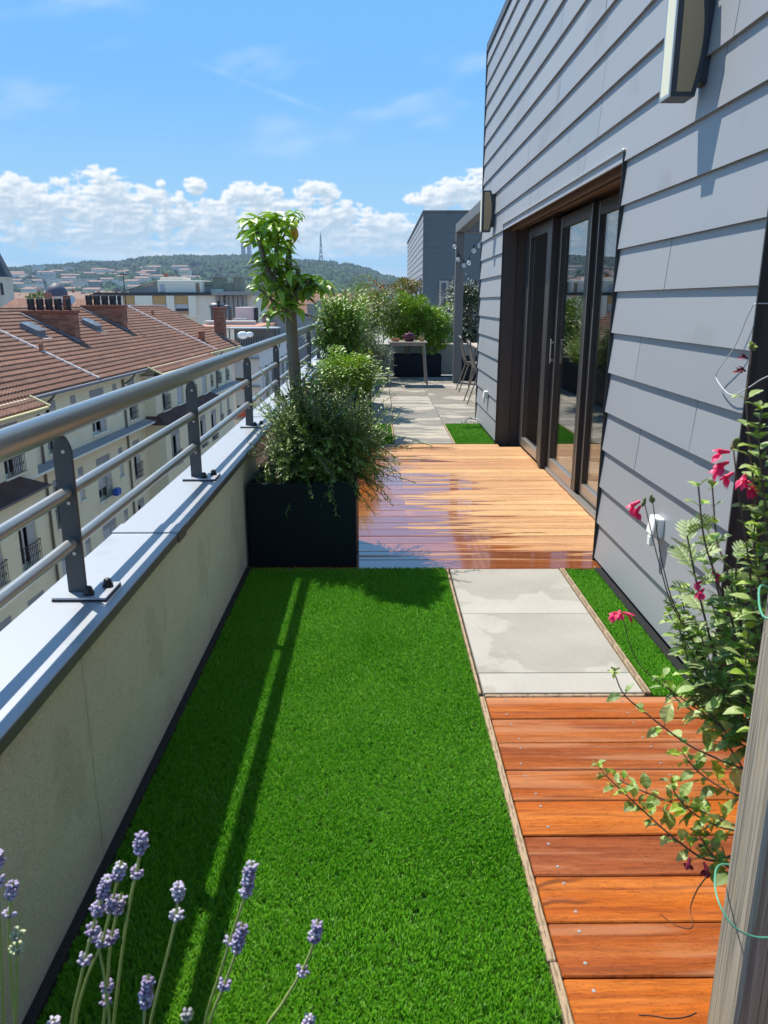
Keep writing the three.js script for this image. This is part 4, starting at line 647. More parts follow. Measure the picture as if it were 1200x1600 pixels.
// block: box building with a face towards the terrace; window list in pixels [x0,x1,y0,y1,mat,extra depth]
function block(name, label, category, { x0, x1, y, d, depth = 14, mat = C.beige, base = -21.2, roof = null, group = null }) {
  const X0 = pxX(x0, d), X1 = pxX(x1, d), top = pxY(y, d), g = thing(name, label, category, [(X0 + X1) / 2, base, -d], 0, group);
  const w = (X1 - X0) / 2, H = top - base; g.userData.half = w;
  mesh('wall', bx(-w, w, 0, H, -depth, 0, 0.05), mat, g);
  if (roof) mesh('roof', bx(-w - 0.25, w + 0.25, H + 0.002, H + 0.35, -depth - 0.25, 0.25, 0.05), roof, g);
  const loc = (px, py, dz = 0) => V(pxX(px, d) - (X0 + X1) / 2, pxY(py, d) - base, dz);
  return { g, w, H, loc, d, add(nm, a, b, c, e, m, z0 = -0.2, z1 = 0.06, parent) { const p = loc(a, e), q = loc(b, c); return mesh(nm, bx(Math.min(p.x, q.x), Math.max(p.x, q.x), Math.min(p.y, q.y), Math.max(p.y, q.y), z0, z1), m, parent ?? g); } };
}
const orange = std([0.52, 0.32, 0.13], 0.8), redPanel = std([0.48, 0.085, 0.035], 0.7), dark = std([0.03, 0.03, 0.032], 0.6), greenGrey = std([0.20, 0.21, 0.16], 0.9), brownDoor = std([0.30, 0.2, 0.11], 0.8);
{ // long beige building with ochre panels
  const b = block('beige_building', 'long beige building with ochre panels and white blinds beyond the tiled roof', 'building', { x0: 150, x1: 396, y: 461, d: 118, mat: C.beige });
  b.add('roof_edge', 148, 334, 457, 461.5, dark, -13, 0.35); b.add('roof_edge', 334, 398, 455.5, 461, C.leadPale, -13, 1.4);
  for (const [a, c] of [[194, 211], [240, 260], [274, 294]]) { b.add('panel', a, c, 462.5, 475, orange, -0.1, 0.12); const w = new THREE.Group(); w.name = 'window'; b.g.add(w); b.add('pane', a + 0.5, c - 0.5, 475.5, 490, C.darkGlass, -0.1, 0.05, w); b.add('blind', a + 0.8, c - 0.8, 475.5, 482 + (a > 270 ? 0 : 6), C.shutterPale, 0.06, 0.12, w); b.add('sill', a - 0.5, c + 0.5, 486, 490, C.terracotta, 0.05, 0.6, w); }
  for (const [a, c] of [[176, 193], [212, 239], [261, 273], [295, 307]]) b.add('pier', a, c, 462, 496, C.cream2, 0.002, 0.35);
  for (let i = 0; i < 7; i++) b.add('louvre', 338 + i * 7.2, 343 + i * 7.2, 463, 497, C.greyWall, 0.002, 0.5);
  b.add('drainpipe', 352, 353.3, 462, 500, C.iron, 0.3, 0.7);
  const p = block('roof_house', 'pale box shaped roof house with a brown door on the beige building', 'roof house', { x0: 248, x1: 317, y: 438, d: 119, depth: 9, mat: C.cream2, base: pxY(457, 119) });
  p.add('upper_storey', 250, 286, 432.5, 438, C.beige, -6, -1); p.add('door', 307.5, 313, 442, 458, brownDoor, -0.1, 0.08); p.add('window', 252, 259, 444, 456, C.shutterPale, -0.1, 0.06); p.add('vent_pipe', 251, 255, 426, 433, brickMats[2], -4, -3); p.add('aerial', 249.2, 249.9, 418, 434, C.iron, -3, -2.9);
  { const d = 120, g = thing('shed_roof', 'grey lean-to gable beside the pale roof house', 'roof', [pxX(203, d), pxY(459, d), -d]); const s = poly([[0, 0], [pxX(248, d) - pxX(203, d), 0], [pxX(248, d) - pxX(203, d), pxY(442, d) - pxY(459, d)], [0, 0.4]]); const e = prism(s, 8); e.translate(0, 0, -8); mesh('wall', boxUV(e), C.greyWall, g); const t = tube([V(-0.4, 0.5, 0.2), V(pxX(248, d) - pxX(203, d), pxY(441, d) - pxY(459, d) + 0.1, 0.2)], 0.16, 2, 6); mesh('roof_edge', t, greenGrey, g); }
  { const d = 121, g = block('chimney_block', 'grey green roof block with square chimneys on the beige building', 'roof house', { x0: 318, x1: 372, y: 446, d, depth: 6, mat: C.greyWall, base: pxY(459, d) }); for (const [a, c, t] of [[335, 351.5, 433], [352, 366, 442], [366.5, 379, 433]]) { g.add('chimney', a, c, t, 459, greenGrey, -3, 0.4); g.add('chimney_cap', a - 0.6, c + 0.6, t - 1, t + 0.6, C.greyWall, -3.2, 0.6); } g.add('roof', 318, 335, 440, 446, greenGrey, -5, 0.2); g.add('skylight', 333, 352, 452, 457.5, std([0.30, 0.42, 0.38], 0.4), 0.05, 1.2); }
}
{ // low flat roof with machines
  const b = block('flat_roof_building', 'low building with terracotta flat roof, vents and pipes', 'building', { x0: 300, x1: 400, y: 513, d: 92, depth: 16, mat: C.cream2 });
  const d = 92, y = pxY(513, d) + 21.2;
  mesh('roof', bx(-b.w - 0.3, b.w + 0.3, y + 0.003, y + 0.25, -16.3, 0.5, 0.04), C.terracotta, b.g);
  const vent = mesh('vent', [lathe([[0.001, 0], [0.9, 0], [0.9, 2.0], [1.1, 2.1], [0.9, 2.6], [0.001, 2.6]], 12)], std([0.10, 0.11, 0.12], 0.5, { metalness: 0.4 }), b.g); vent.position.set(b.loc(309, 500).x, y + 0.25, -11);
  mesh('vent_pipe', tube([V(b.loc(309, 500).x + 0.8, y + 2.3, -11), V(b.loc(309, 500).x + 1.6, y + 2.2, -11), V(b.loc(309, 500).x + 1.6, y + 0.3, -11)], 0.25, 16, 8), std([0.10, 0.11, 0.12], 0.5, { metalness: 0.4 }), b.g);
  mesh('pipe_tray', [bx(-b.w + 0.2, b.w * 0.72, y + 0.55, y + 0.75, -6.2, -5.2, 0.03), bx(-b.w + 0.2, b.w * 0.72, y + 0.25, y + 0.55, -5.9, -5.6)], C.whiteFrame, b.g);
  for (let i = 0; i < 5; i++) { const p = mesh('vent_cap', lathe([[0.001, 0], [0.2, 0], [0.2, 0.5], [0.32, 0.6], [0.001, 0.8]], 8), C.leadPale, b.g); p.position.set(b.loc(348 + i * 4.3, 500).x, y + 0.25, -8); }
  const k = block('pink_roof_house', 'small pale pink roof house beside the grey gable', 'roof house', { x0: 367, x1: 388.5, y: 480, d: 101, depth: 6, mat: std([0.66, 0.53, 0.50], 0.9), base: pxY(508, 101) });
  k.add('railing', 389, 395.5, 481, 505, C.iron, -4, -3.8);
}
{ // white building with red panels and a roof terrace
  const d = 74, b = block('red_panel_building', 'pale pinkish building with red panels, blinds and a roof terrace', 'building', { x0: 345, x1: 402, y: 548, d, depth: 34, mat: C.pinkWhite });
  const top = b.H;
  mesh('roof_edge', [bx(-b.w - 0.2, b.w + 0.25, top + 0.002, top + 0.35, -0.35, 0.3, 0.03), bx(b.w - 0.3, b.w + 0.25, top + 0.002, top + 0.35, -34, -0.352, 0.03)], C.leadPale, b.g);
  for (const [y0, y1] of [[566, 595], [610, 638], [660, 700]]) { const w = new THREE.Group(); w.name = 'window'; b.g.add(w); b.add('pane', 362, 379, y0, y1, C.darkGlass, -0.1, 0.03, w); b.add('blind', 362.5, 378.5, y0, y1 - 5, C.shutterPale, 0.035, 0.08, w); b.add('panel', 362, 379, y1 + 1, y1 + 13, redPanel, -0.1, 0.10); b.add('string_course', 357, 402, y0 - 8, y0 - 5, C.leadPale, 0.0, 0.25); }
  for (let i = 0; i < 14; i++) { const z = -1.2 - i * 2.2; mesh('fin', bx(b.w + 0.001, b.w + 0.28, 2, top - 1.6, z - 0.12, z + 0.12), i % 2 ? C.leadPale : C.pinkWhite, b.g); for (let f = 0; f < 5; f++) { const yy = top - 4.0 - f * 3.1; mesh('window', bx(b.w - 0.06, b.w + 0.03, yy, yy + 1.9, z - 1.9, z - 0.3), i % 3 === 1 ? C.shutterPale : C.darkGlass, b.g); if (i % 2 === 0) mesh('panel', bx(b.w - 0.06, b.w + 0.09, yy - 1.05, yy - 0.05, z - 1.9, z - 0.3), redPanel, b.g); } }
  const t = thing('terrace_canopy', 'grey flat canopy on thin posts above the pale building', 'canopy', [pxX(391, 80), pxY(545, 80), -80]);
  const W = 2.1; mesh('canopy_roof', bx(-W - 0.5, W + 0.6, 2.0, 2.12, -2.5, 1, 0.02), std([0.30, 0.32, 0.35], 0.5), t);
  for (const [x, z] of [[-W, 0.8], [W + 0.4, 0.8], [-W, -2.2], [W + 0.4, -2.2]]) mesh('post', bx(x - 0.05, x + 0.05, 0, 1.99, z - 0.05, z + 0.05), C.iron, t);
  for (let i = 0; i < 11; i++) mesh('baluster', bx(-W + 0.9 + i * 0.25, -W + 1.0 + i * 0.25, 0, 1.35, 0.9, 0.95), C.iron, t);
  mesh('back_wall', bx(-W, W, 0, 1.9, -2.6, -2.45), C.greyWall, t);
  tag(mesh('white_laundry', [new THREE.SphereGeometry(0.55, 10, 8), new THREE.SphereGeometry(0.4, 8, 6).translate(0.7, 0.1, 0.1)].map((g) => g.scale(1, 0.7, 0.5)), std([0.72, 0.74, 0.76], 0.7)), 'white cover bundled under the edge of the grey canopy', 'cover').position.set(pxX(380, 80), pxY(523, 80), -78.8);
}
{ // grey gable
  const d = 108, g = thing('grey_gable_house', 'grey rendered gable house with terracotta roof behind the railing', 'house', [pxX(455, d), -21.2, -d]);
  const X = (p) => pxX(p, d) - pxX(455, d), Y = (p) => pxY(p, d) + 21.2, s = poly([[X(408), 0], [X(506), 0], [X(503), Y(501)], [X(459), Y(485)], [X(408), Y(494)]]), e = prism(s, 11); e.translate(0, 0, -11); mesh('wall', boxUV(e), C.greyWall, g);
  const t = [], q = (a, b) => quad(t, [a[0], a[1], 0.35], [b[0], b[1], 0.35], [b[0], b[1], -11.3], [a[0], a[1], -11.3]); q([X(406), Y(493.5)], [X(459), Y(484.2)]); q([X(459), Y(484.2)], [X(505), Y(501)]); mesh('roof', soup(t), C.tile, g);
  mesh('roof_edge', [rod(V(X(406), Y(493), 0.36), V(X(459), Y(484), 0.36), 0.14, 0.14, 6), rod(V(X(459), Y(484), 0.36), V(X(505), Y(500.6), 0.36), 0.14, 0.14, 6)], dark, g);
  for (const [a, b, y] of [[478, 491.5, 474], [492.5, 500, 469]]) mesh('chimney', bx(X(a), X(b), Y(505), Y(y), -3, -1.6, 0.05), C.greyWall, g);
}
// tiled roofs of the near town, gable or hip, every house on its own
const houseGeo = {}, houseMats = [C.cream, C.beige, C.cream2, C.pinkWhite, C.greyWall];
function house(label, x, y, z, w, dp, hgt, turn, wallMat, roofMat, pitch, group, flat) {
  const g = thing(flat ? 'apartment_block' : 'tiled_house', label, flat ? 'apartment block' : 'house', [x, y, z], turn, group);
  mesh('wall', bx(-w / 2, w / 2, 0, hgt, -dp / 2, dp / 2), wallMat, g);
  const t = []; if (flat) { mesh('roof', bx(-w / 2 - 0.3, w / 2 + 0.3, hgt + 0.01, hgt + 0.8, -dp / 2 - 0.3, dp / 2 + 0.3), C.leadPale, g); }
  else { const h2 = hgt + dp / 2 * pitch, o = 0.5; quad(t, [-w / 2 - o, hgt - o * pitch, dp / 2 + o], [w / 2 + o, hgt - o * pitch, dp / 2 + o], [w / 2 - 1.5, h2, 0], [-w / 2 + 1.5, h2, 0]); quad(t, [w / 2 + o, hgt - o * pitch, -dp / 2 - o], [-w / 2 - o, hgt - o * pitch, -dp / 2 - o], [-w / 2 + 1.5, h2, 0], [w / 2 - 1.5, h2, 0]); t.push(-w / 2 - o, hgt - o * pitch, -dp / 2 - o, -w / 2 - o, hgt - o * pitch, dp / 2 + o, -w / 2 + 1.5, h2, 0, w / 2 + o, hgt - o * pitch, dp / 2 + o, w / 2 + o, hgt - o * pitch, -dp / 2 - o, w / 2 - 1.5, h2, 0); mesh('roof', soup(t), roofMat, g); mesh('chimney', bx(w * 0.2, w * 0.2 + 0.9, h2 - 1.2, h2 + 1.0, -0.6, 0.6), brickMats[1], g); }
  const n = Math.max(2, Math.round(w / 3.2)), fl = Math.max(1, Math.round(hgt / 3.1)); const L = []; for (let f = 0; f < fl; f++) for (let i = 0; i < n; i++) { const cx = -w / 2 + w * (i + 0.5) / n, cy = hgt - 2.4 - f * 3.1; if (cy < 0.3) continue; L.push(bx(cx - 0.55, cx + 0.55, cy, cy + 1.6, dp / 2 - 0.1, dp / 2 + 0.06)); }
  if (L.length) { const m = mesh('windows', L, C.darkGlass, g); m.userData.kind = 'stuff'; }
  return g;
}
{
  const near = [ // pixel x, eaves y, distance, width, label
    [425, 489, 150, 13, 'broad terracotta roof left of the tree trunk behind the grey gable'], [492, 484, 165, 15, 'broad terracotta roof right of the tree trunk behind the grey gable'], [478, 466, 260, 14, 'grey house with tiled roof below the wooded hill right of the tree'], [520, 474, 210, 12, 'terracotta roofed house at the left edge of the far shrubs'],
    [412, 470, 240, 12, 'house with dull roof just left of the tree crown'], [126, 489, 150, 12, 'tiled roof seen between the two brick chimneys'], [108, 485, 175, 14, 'pale house behind the first brick chimney'], [32, 489, 140, 10, 'tiled house at the foot of the slate steeple'],
  ];
  const r = rng(73);
  for (const [px, py, d, w, label] of near) { const x = pxX(px, d), y = pxY(py, d); house(label, x, -21.2, -d - 6, w, 12, y + 21.2, rr(-0.2, 0.2, r), houseMats[Math.floor(r() * 5)], C.tileOrange, 0.42); }
  // houses and blocks scattered below and over the hill, too far for their parts to be told apart
  for (let i = 0; i < 70; i++) { const d = rr(230, 1000, r), az = rr(-27, -1, r) * Math.PI / 180, x = Math.sin(az) * d, z = -Math.cos(az) * d, hgt = 15 + rr(0, 7, r) + d * 0.008; house('far pale house with a tiled roof in the town below the hill', x, -21.2, z, rr(12, 22, r), 12, hgt, rr(-0.6, 0.6, r), houseMats[Math.floor(r() * 5)], C.farRoof, 0.45, 'houses in the town below the hill'); }
  for (let i = 0; i < 80; i++) { const d = lerp(1100, 1900, r()), az = rr(-26, -13, r) * Math.PI / 180, x = Math.sin(az) * d, z = -Math.cos(az) * d; house('distant house among the trees on the lower slope of the hill', x, groundY(x, z) - 3, z, rr(16, 34, r), 12, rr(13, 22, r), rr(-0.4, 0.4, r), houseMats[Math.floor(r() * 5)], C.farRoof, 0.4, 'houses among trees on the slope of the hill'); }
  for (const [px, py, d, w, hh] of [[63, 424, 1900, 16, 26], [71, 424, 1900, 14, 26], [112, 424, 2000, 20, 20], [118, 425, 2000, 14, 22], [210, 437, 1600, 26, 18], [222, 434, 1650, 22, 24], [233, 435, 1650, 24, 20], [46, 440, 1500, 60, 14], [72, 438, 1500, 40, 16], [140, 441, 1450, 30, 12], [258, 416, 2150, 22, 16], [266, 416, 2150, 16, 18], [90, 443, 1400, 26, 16], [108, 436, 1700, 30, 14], [130, 446, 1350, 24, 14], [160, 436, 1650, 34, 16], [176, 444, 1400, 22, 15], [188, 440, 1500, 26, 16], [204, 446, 1350, 30, 14], [243, 442, 1500, 22, 20], [36, 446, 1350, 30, 15], [56, 450, 1250, 26, 13]]) { const x = pxX(px, d), y = pxY(py, d); house('far concrete block of flats standing out of the hillside woods', x, y - hh * 0.5, -d, w, 14, hh, rr(-0.2, 0.2, r), houseMats[1 + Math.floor(r() * 3)], null, 0, 'blocks of flats on the hill', true); }
}
{ // church with slate steeple at the left edge
  const d = 165, X = pxX(-3, d), g = thing('church_tower', 'pale church tower with dark slate steeple at the left edge', 'church', [X, -21.2, -d]), Y = (p) => pxY(p, d) + 21.2, s = d / FPX * 1.04;
  const wl = std([0.62, 0.57, 0.49], 0.95, { map: rep(plasterTex, 0.1) });
  mesh('wall', bx(-13 * s, 13 * s, 0, Y(434), -26 * s, 0, 0.1), wl, g); mesh('cornice', bx(-14 * s, 14 * s, Y(436), Y(432.5), -27 * s, 1 * s, 0.1), wl, g);
  const c = new THREE.ConeGeometry(19.5 * s, Y(380) - Y(432.4), 4, 1); c.rotateY(Math.PI / 4); c.translate(0, (Y(380) + Y(432.4)) / 2, -13 * s); mesh('steeple', c, std([0.03, 0.042, 0.05], 0.6), g);
  for (const x of [-7, 0.5, 8]) { const sh = new THREE.Shape(); sh.moveTo(-2 * s, 0); sh.lineTo(2 * s, 0); sh.lineTo(2 * s, 15 * s); sh.absarc(0, 15 * s, 2 * s, 0, Math.PI); sh.closePath(); const e = prism(sh, 0.3); e.translate(x * s, Y(461), -0.22); mesh('louvred_window', e, dark, g); }
  mesh('nave_wall', bx(-40 * s, 1 * s, 0, Y(438), 0.3, 8 * s, 0.1), std([0.68, 0.64, 0.58], 0.95), g);
}
{ // basilica and mast on the skyline
  const d = 2330, Y = (p) => pxY(p, d), s = d / FPX * 1.03, y0 = Y(414), g = thing('basilica', 'pale basilica with towers on the hilltop behind the tree', 'church', [pxX(388, d), y0 + 4, -d]), m = std([0.50, 0.48, 0.47], 0.95);
  mesh('nave', bx(-3 * s, 24 * s, 0, 13 * s, -16 * s, 0), m, g); for (const x of [-4, 4.5]) { const o = new THREE.CylinderGeometry(3.2 * s, 3.6 * s, 26 * s, 8); o.translate(x * s, 13 * s, 0); mesh('tower', o, m, g); const c = new THREE.CylinderGeometry(2.4 * s, 3.6 * s, 3 * s, 8); c.translate(x * s, 27.5 * s, 0); mesh('tower_top', c, m, g); for (let k = 0; k < 4; k++) { const w = bx(x * s - 1.1 * s, x * s + 1.1 * s, (4 + k * 5) * s, (7.5 + k * 5) * s, 3.0 * s, 3.7 * s); mesh('window', w, C.greyWall, g); } }
  const q = thing('hilltop_buildings', 'row of pale old buildings on the hilltop left of the basilica', 'buildings', [pxX(362, d), Y(411), -d]); for (const [x, w, h] of [[-17, 6, 8], [-10, 7, 10], [-3, 8, 8], [5, 6, 11], [12, 8, 9], [19, 5, 7]]) mesh('wall', bx((x - w / 2) * s, (x + w / 2) * s, 0, h * s, -8 * s, 0), m, q);
  const t = thing('lattice_mast', 'tall grey lattice metal tower on the hilltop right of the tree', 'tower', [pxX(503, d), Y(414), -d]), a = std([0.13, 0.14, 0.17], 0.8), H = (p) => Y(p) - Y(414), lv = [[414, 5.2], [406, 3.4], [398, 2.5], [388, 1.7], [378, 1.25], [372, 1.0], [366, 0.4]];
  for (const [sx, sz] of [[-1, -1], [1, -1], [1, 1], [-1, 1]]) { const L = []; for (let i = 0; i < lv.length - 1; i++) L.push(rod(V(sx * lv[i][1] * s * 0.7, H(lv[i][0]), sz * lv[i][1] * s * 0.7), V(sx * lv[i + 1][1] * s * 0.7, H(lv[i + 1][0]), sz * lv[i + 1][1] * s * 0.7), 0.42 * s, 0.34 * s, 5)); mesh('leg', L, a, t); }
  const B = []; for (let i = 0; i < lv.length - 1; i++) for (let k = 0; k < 4; k++) { const c = [[-1, -1], [1, -1], [1, 1], [-1, 1]], p = c[k], q2 = c[(k + 1) % 4], w0 = lv[i][1] * s * 0.7, w1 = lv[i + 1][1] * s * 0.7; B.push(rod(V(p[0] * w0, H(lv[i][0]), p[1] * w0), V(q2[0] * w1, H(lv[i + 1][0]), q2[1] * w1), 0.25 * s, 0.25 * s, 4), rod(V(q2[0] * w0, H(lv[i][0]), q2[1] * w0), V(p[0] * w1, H(lv[i + 1][0]), p[1] * w1), 0.25 * s, 0.25 * s, 4)); } mesh('lattice', B, a, t);
  for (const [p, w] of [[401, 4.6], [395, 3.4], [378, 2.2], [371, 1.8]]) mesh('platform', bx(-w * s * 0.5, w * s * 0.5, H(p), H(p) + 0.8 * s, -w * s * 0.5, w * s * 0.5), a, t);
  mesh('base_building', bx(-6 * s, 6 * s, 0, 3.4 * s, -5 * s, 5 * s), m, t); mesh('spike', rod(V(0, H(368), 0), V(0, H(361), 0), 0.35 * s, 0.15 * s, 5), a, t);
}
// odds and ends on the roofs behind the ridge
{
  const d = 120; const g = thing('satellite_dish', 'pale round satellite dish behind the tall flue of the first chimney', 'dish', [pxX(111, d), pxY(469, d), -d]); const b = lathe([[0.001, 0], [0.4, 0.06], [0.75, 0.22], [0.78, 0.25], [0.73, 0.25], [0.4, 0.1], [0.001, 0.04]], 18); b.rotateX(1.2); mesh('bowl', b, std([0.5, 0.52, 0.54], 0.5), g); mesh('mast', rod(V(0, -2.2, -0.3), V(0, 0, -0.2), 0.06), C.iron, g);
  const e = 150, k = thing('dome', 'small dark slate dome behind the first chimney', 'dome', [pxX(90, e), pxY(463, e), -e]); mesh('roof', lathe([[2.0, 0], [1.9, 1.0], [1.4, 1.8], [0.6, 2.3], [0.001, 2.5]], 14), std([0.06, 0.065, 0.10], 0.6), k); mesh('drum', lathe([[1.9, -14], [1.9, 0.01]], 14), C.beige, k);
}
function treeAt(name, label, x, y, z, R, h, c0, c1, seed, n = 2600, len = 0.3, group) { const g = thing(name, label, 'tree', [x, y, z], 0, group); mesh('trunk', tube([V(0, 0, 0), V(0.1, h * 0.5, 0), V(0, h, 0)], R * 0.09, 8, 7, false, 0.5), bark([0.8, 0.7, 0.6]), g); const c = mesh('crown', leafBall(R, n, len, c0, c1, seed, { clumps: 40 }), M.leafMat, g); c.position.y = h; return g; }
{
  const L = [[52, 466, 150, 'bright green tree top left of the dark dome'], [66, 463, 152, 'bright green tree top just left of the dark dome'], [82, 465, 158, 'bright green tree top behind the first chimney pots']];
  L.forEach(([px, py, d, label], i) => treeAt('town_tree', label, pxX(px, d), -21.2, -d, 2.6, pxY(py, d) + 20, [0.08, 0.14, 0.02], [0.22, 0.34, 0.05], 31 + i, 1500, 0.5));
}
// ------------------------------------------------------------------ the dark clad block beyond the terrace
{
  const z1 = -25.9, z0 = -39.5, x0 = 1.49, top = 4.17, g = thing('neighbour_block', 'dark grey clad rooftop block beyond the terrace with two lamps', 'building', [0, 0, 0]);
  mesh('wall', bx(x0 + 0.02, 9, -4, top - 0.02, z0, z1 - 0.02), std([0.05, 0.06, 0.07], 0.9), g);
  const m2 = M.zinc.clone(), m3 = M.zincShade.clone(); m3.color.setRGB(0.125, 0.145, 0.155);  // face towards the terrace gets a darker copy, its shade put into the colour
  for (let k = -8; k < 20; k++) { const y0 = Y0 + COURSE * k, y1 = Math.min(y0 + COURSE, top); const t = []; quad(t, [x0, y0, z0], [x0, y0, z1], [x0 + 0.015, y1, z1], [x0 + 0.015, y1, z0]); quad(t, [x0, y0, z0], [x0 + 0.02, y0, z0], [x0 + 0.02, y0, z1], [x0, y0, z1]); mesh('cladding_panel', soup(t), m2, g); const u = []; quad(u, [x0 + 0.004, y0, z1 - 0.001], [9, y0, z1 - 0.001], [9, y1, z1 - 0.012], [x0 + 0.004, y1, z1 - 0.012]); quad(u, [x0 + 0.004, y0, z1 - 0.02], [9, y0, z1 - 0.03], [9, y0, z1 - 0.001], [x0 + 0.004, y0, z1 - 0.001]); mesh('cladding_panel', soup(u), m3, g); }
  mesh('roof_edge', [bx(x0 - 0.03, 9, top, top + 0.06, z0, z1 + 0.03, 0.01)], m3, g);
  mesh('corner_trim', bx(x0 - 0.012, x0 + 0.06, -2, top - 0.002, z1 + 0.0005, z1 + 0.012, 0.002), m3, g);
  const win = (za, zb, y0, y1) => { mesh('window', [bx(x0 - 0.03, x0 - 0.012, y0, y1, za, zb)], M.frame, g); }; win(-27.6, -26.6, 0.3, 2.2); win(-35.5, -33, 0.2, 2.1); win(-30.6, -29.6, 0.2, 2.0);
  const dr = new THREE.Group(); dr.name = 'door'; g.add(dr); mesh('frame', [bx(2.02, 2.09, -0.2, 2.02, z1 + 0.001, z1 + 0.05), bx(2.25, 2.32, -0.2, 2.02, z1 + 0.001, z1 + 0.05), bx(2.02, 2.32, 2.021, 2.09, z1 + 0.001, z1 + 0.05)], M.frameEdge, dr); mesh('leaf', bx(2.091, 2.249, -0.2, 2.019, z1 + 0.001, z1 + 0.02), M.zincShade, dr);
  const an = thing('roof_aerial', 'thin aerial on top of the dark clad block', 'aerial', [3.6, top + 0.06, -27]); mesh('mast', rod(V(0, 0, 0), V(0, 0.62, 0), 0.02), C.iron, an); mesh('arm', rod(V(-0.25, 0.3, 0), V(0.1, 0.3, 0), 0.015), C.iron, an); mesh('plate', bx(-0.04, 0.05, 0.3, 0.55, -0.02, 0.02), C.iron, an);
  wallLamp('barrel shaped lamp on the left face of the dark block, near its corner', -29.4, 1.75, x0); wallLamp('barrel shaped lamp on the left face of the dark block, farther along', -36.5, 1.75, x0);
}
struct('neighbour_terrace', bx(-0.9, 9, -4.5, -0.5, -60, -16.3), C.greyWall, 'flat roof carrying the dark clad block');
scene.fog = new THREE.FogExp2(new THREE.Color().setRGB(0.55, 0.70, 0.95), 0.00014);

// ------------------------------------------------------------------ planters and the planting along the parapet
function planter(label, x0, x1, y1, z0, z1) {
  const g = thing('planter_box', label, 'planter'), t = 0.014;
  mesh('side', bx(x0, x1, 0.002, y1, z1 - t, z1, 0.003), M.planter, g); mesh('side', bx(x0, x1, 0.002, y1, z0, z0 + t, 0.003), M.planter, g);
  mesh('side', bx(x0 + 0.0005, x0 + t, 0.002, y1 - 0.0005, z0 + t, z1 - t, 0.002), M.planter, g); mesh('side', bx(x1 - t, x1 - 0.0005, 0.002, y1 - 0.0005, z0 + t, z1 - t, 0.002), M.planter, g);
  mesh('soil', bx(x0 + t, x1 - t, y1 - 0.12, y1 - 0.045, z0 + t, z1 - t), M.soil, g);
  return g;
}
planter('dark blue grey planter box at the end of the lawn, nearest of the row', -0.703, -0.116, 0.476, -4.53, -4.022);
planter('dark planter box with the bright green shrub beside the far turf patch', -0.68, -0.062, 0.476, -8.75, -7.93);
planter('dark planter box with oleander and olive along the parapet of the patio', -0.69, -0.09, 0.476, -11.3, -9.6);
planter('wide dark planter box behind the small table', 0.33, 1.255, 0.43, -15.62, -15.16);
planter('dark planter box half hidden behind the chair at the patio end', 1.56, 2.4, 0.43, -14.95, -14.45);
struct('patio_end_wall', bx(-0.72, 3.3, -0.02, 0.60, -16.2, -15.9, 0.01), std([0.36, 0.34, 0.30], 0.95), 'low pale wall closing the far end of the patio');

const stemMat = bark([0.75, 0.62, 0.48]);
{ // dense needle leaved bush spilling over the nearest planter
  const g = thing('rosemary_bush', 'dense dark green needle leaved bush overflowing the nearest planter', 'bush', [-0.36, 0.43, -4.27]), r = rng(19), B = new Leaves(), S = [];
  for (let i = 0; i < 1250; i++) {
    const a = rr(0, 6.283, r), el = Math.asin(rr(-0.18, 1, r)), len = rr(0.17, 0.34, r) * (r() < 0.12 ? 1.25 : 1), d = V(Math.cos(a) * Math.cos(el), Math.sin(el), Math.sin(a) * Math.cos(el) * 0.8), o = V(rr(-0.17, 0.24, r), 0.02 + 0.27 * r(), rr(-0.14, 0.14, r));
    if (o.x + d.x * len < -0.31 || (o.x + d.x * len < -0.2 && o.y + d.y * len < 0.12)) continue;
    const pts = []; const bend = rdir(r).multiplyScalar(0.10); for (let k = 0; k <= 4; k++) { const t = k / 4; pts.push(o.clone().addScaledVector(d, len * t).addScaledVector(bend, t * t).add(V(0, (el < 0.5 ? -0.10 : 0.02) * t * t, 0))); }
    const tone = r(), light = 0.8;
    for (let k = 0; k < 4; k++) B.stem(pts[k], pts[k + 1], 0.0022, 0.0018, [0.09, 0.10, 0.045]);
    const N = 36; for (let k = 0; k < N; k++) { const t = 0.22 + 0.78 * k / N, i0 = Math.min(3, Math.floor(t * 4)), p = pts[i0].clone().lerp(pts[i0 + 1], t * 4 - i0), ax = V().subVectors(pts[i0 + 1], pts[i0]).normalize(), q = rdir(r); q.addScaledVector(ax, -q.dot(ax)).normalize().addScaledVector(ax, 0.8); B.leaf(p, q, rr(0.022, 0.038, r) * (1.15 - 0.35 * t), rr(0.0065, 0.0095, r), mix3([0.08, 0.165, 0.02], [0.38, 0.56, 0.08], clamp(tone * 0.7 + r() * 0.3 + (t > 0.85 ? 0.25 : 0)) * (0.5 + 0.5 * light)), { segs: 1, droop: 0.15, fold: 0.1 }); }
  }
  mesh('foliage', B.geo(), M.leafMat, g);
  for (let i = 0; i < 6; i++) { const a = i * 1.05; mesh('branch', tube([V(Math.cos(a) * 0.05, -0.03, Math.sin(a) * 0.05), V(Math.cos(a) * 0.12, 0.12, Math.sin(a) * 0.1), V(Math.cos(a) * 0.24, 0.30, Math.sin(a) * 0.18)], 0.007, 8, 6, false, 0.5), stemMat, g); }
}
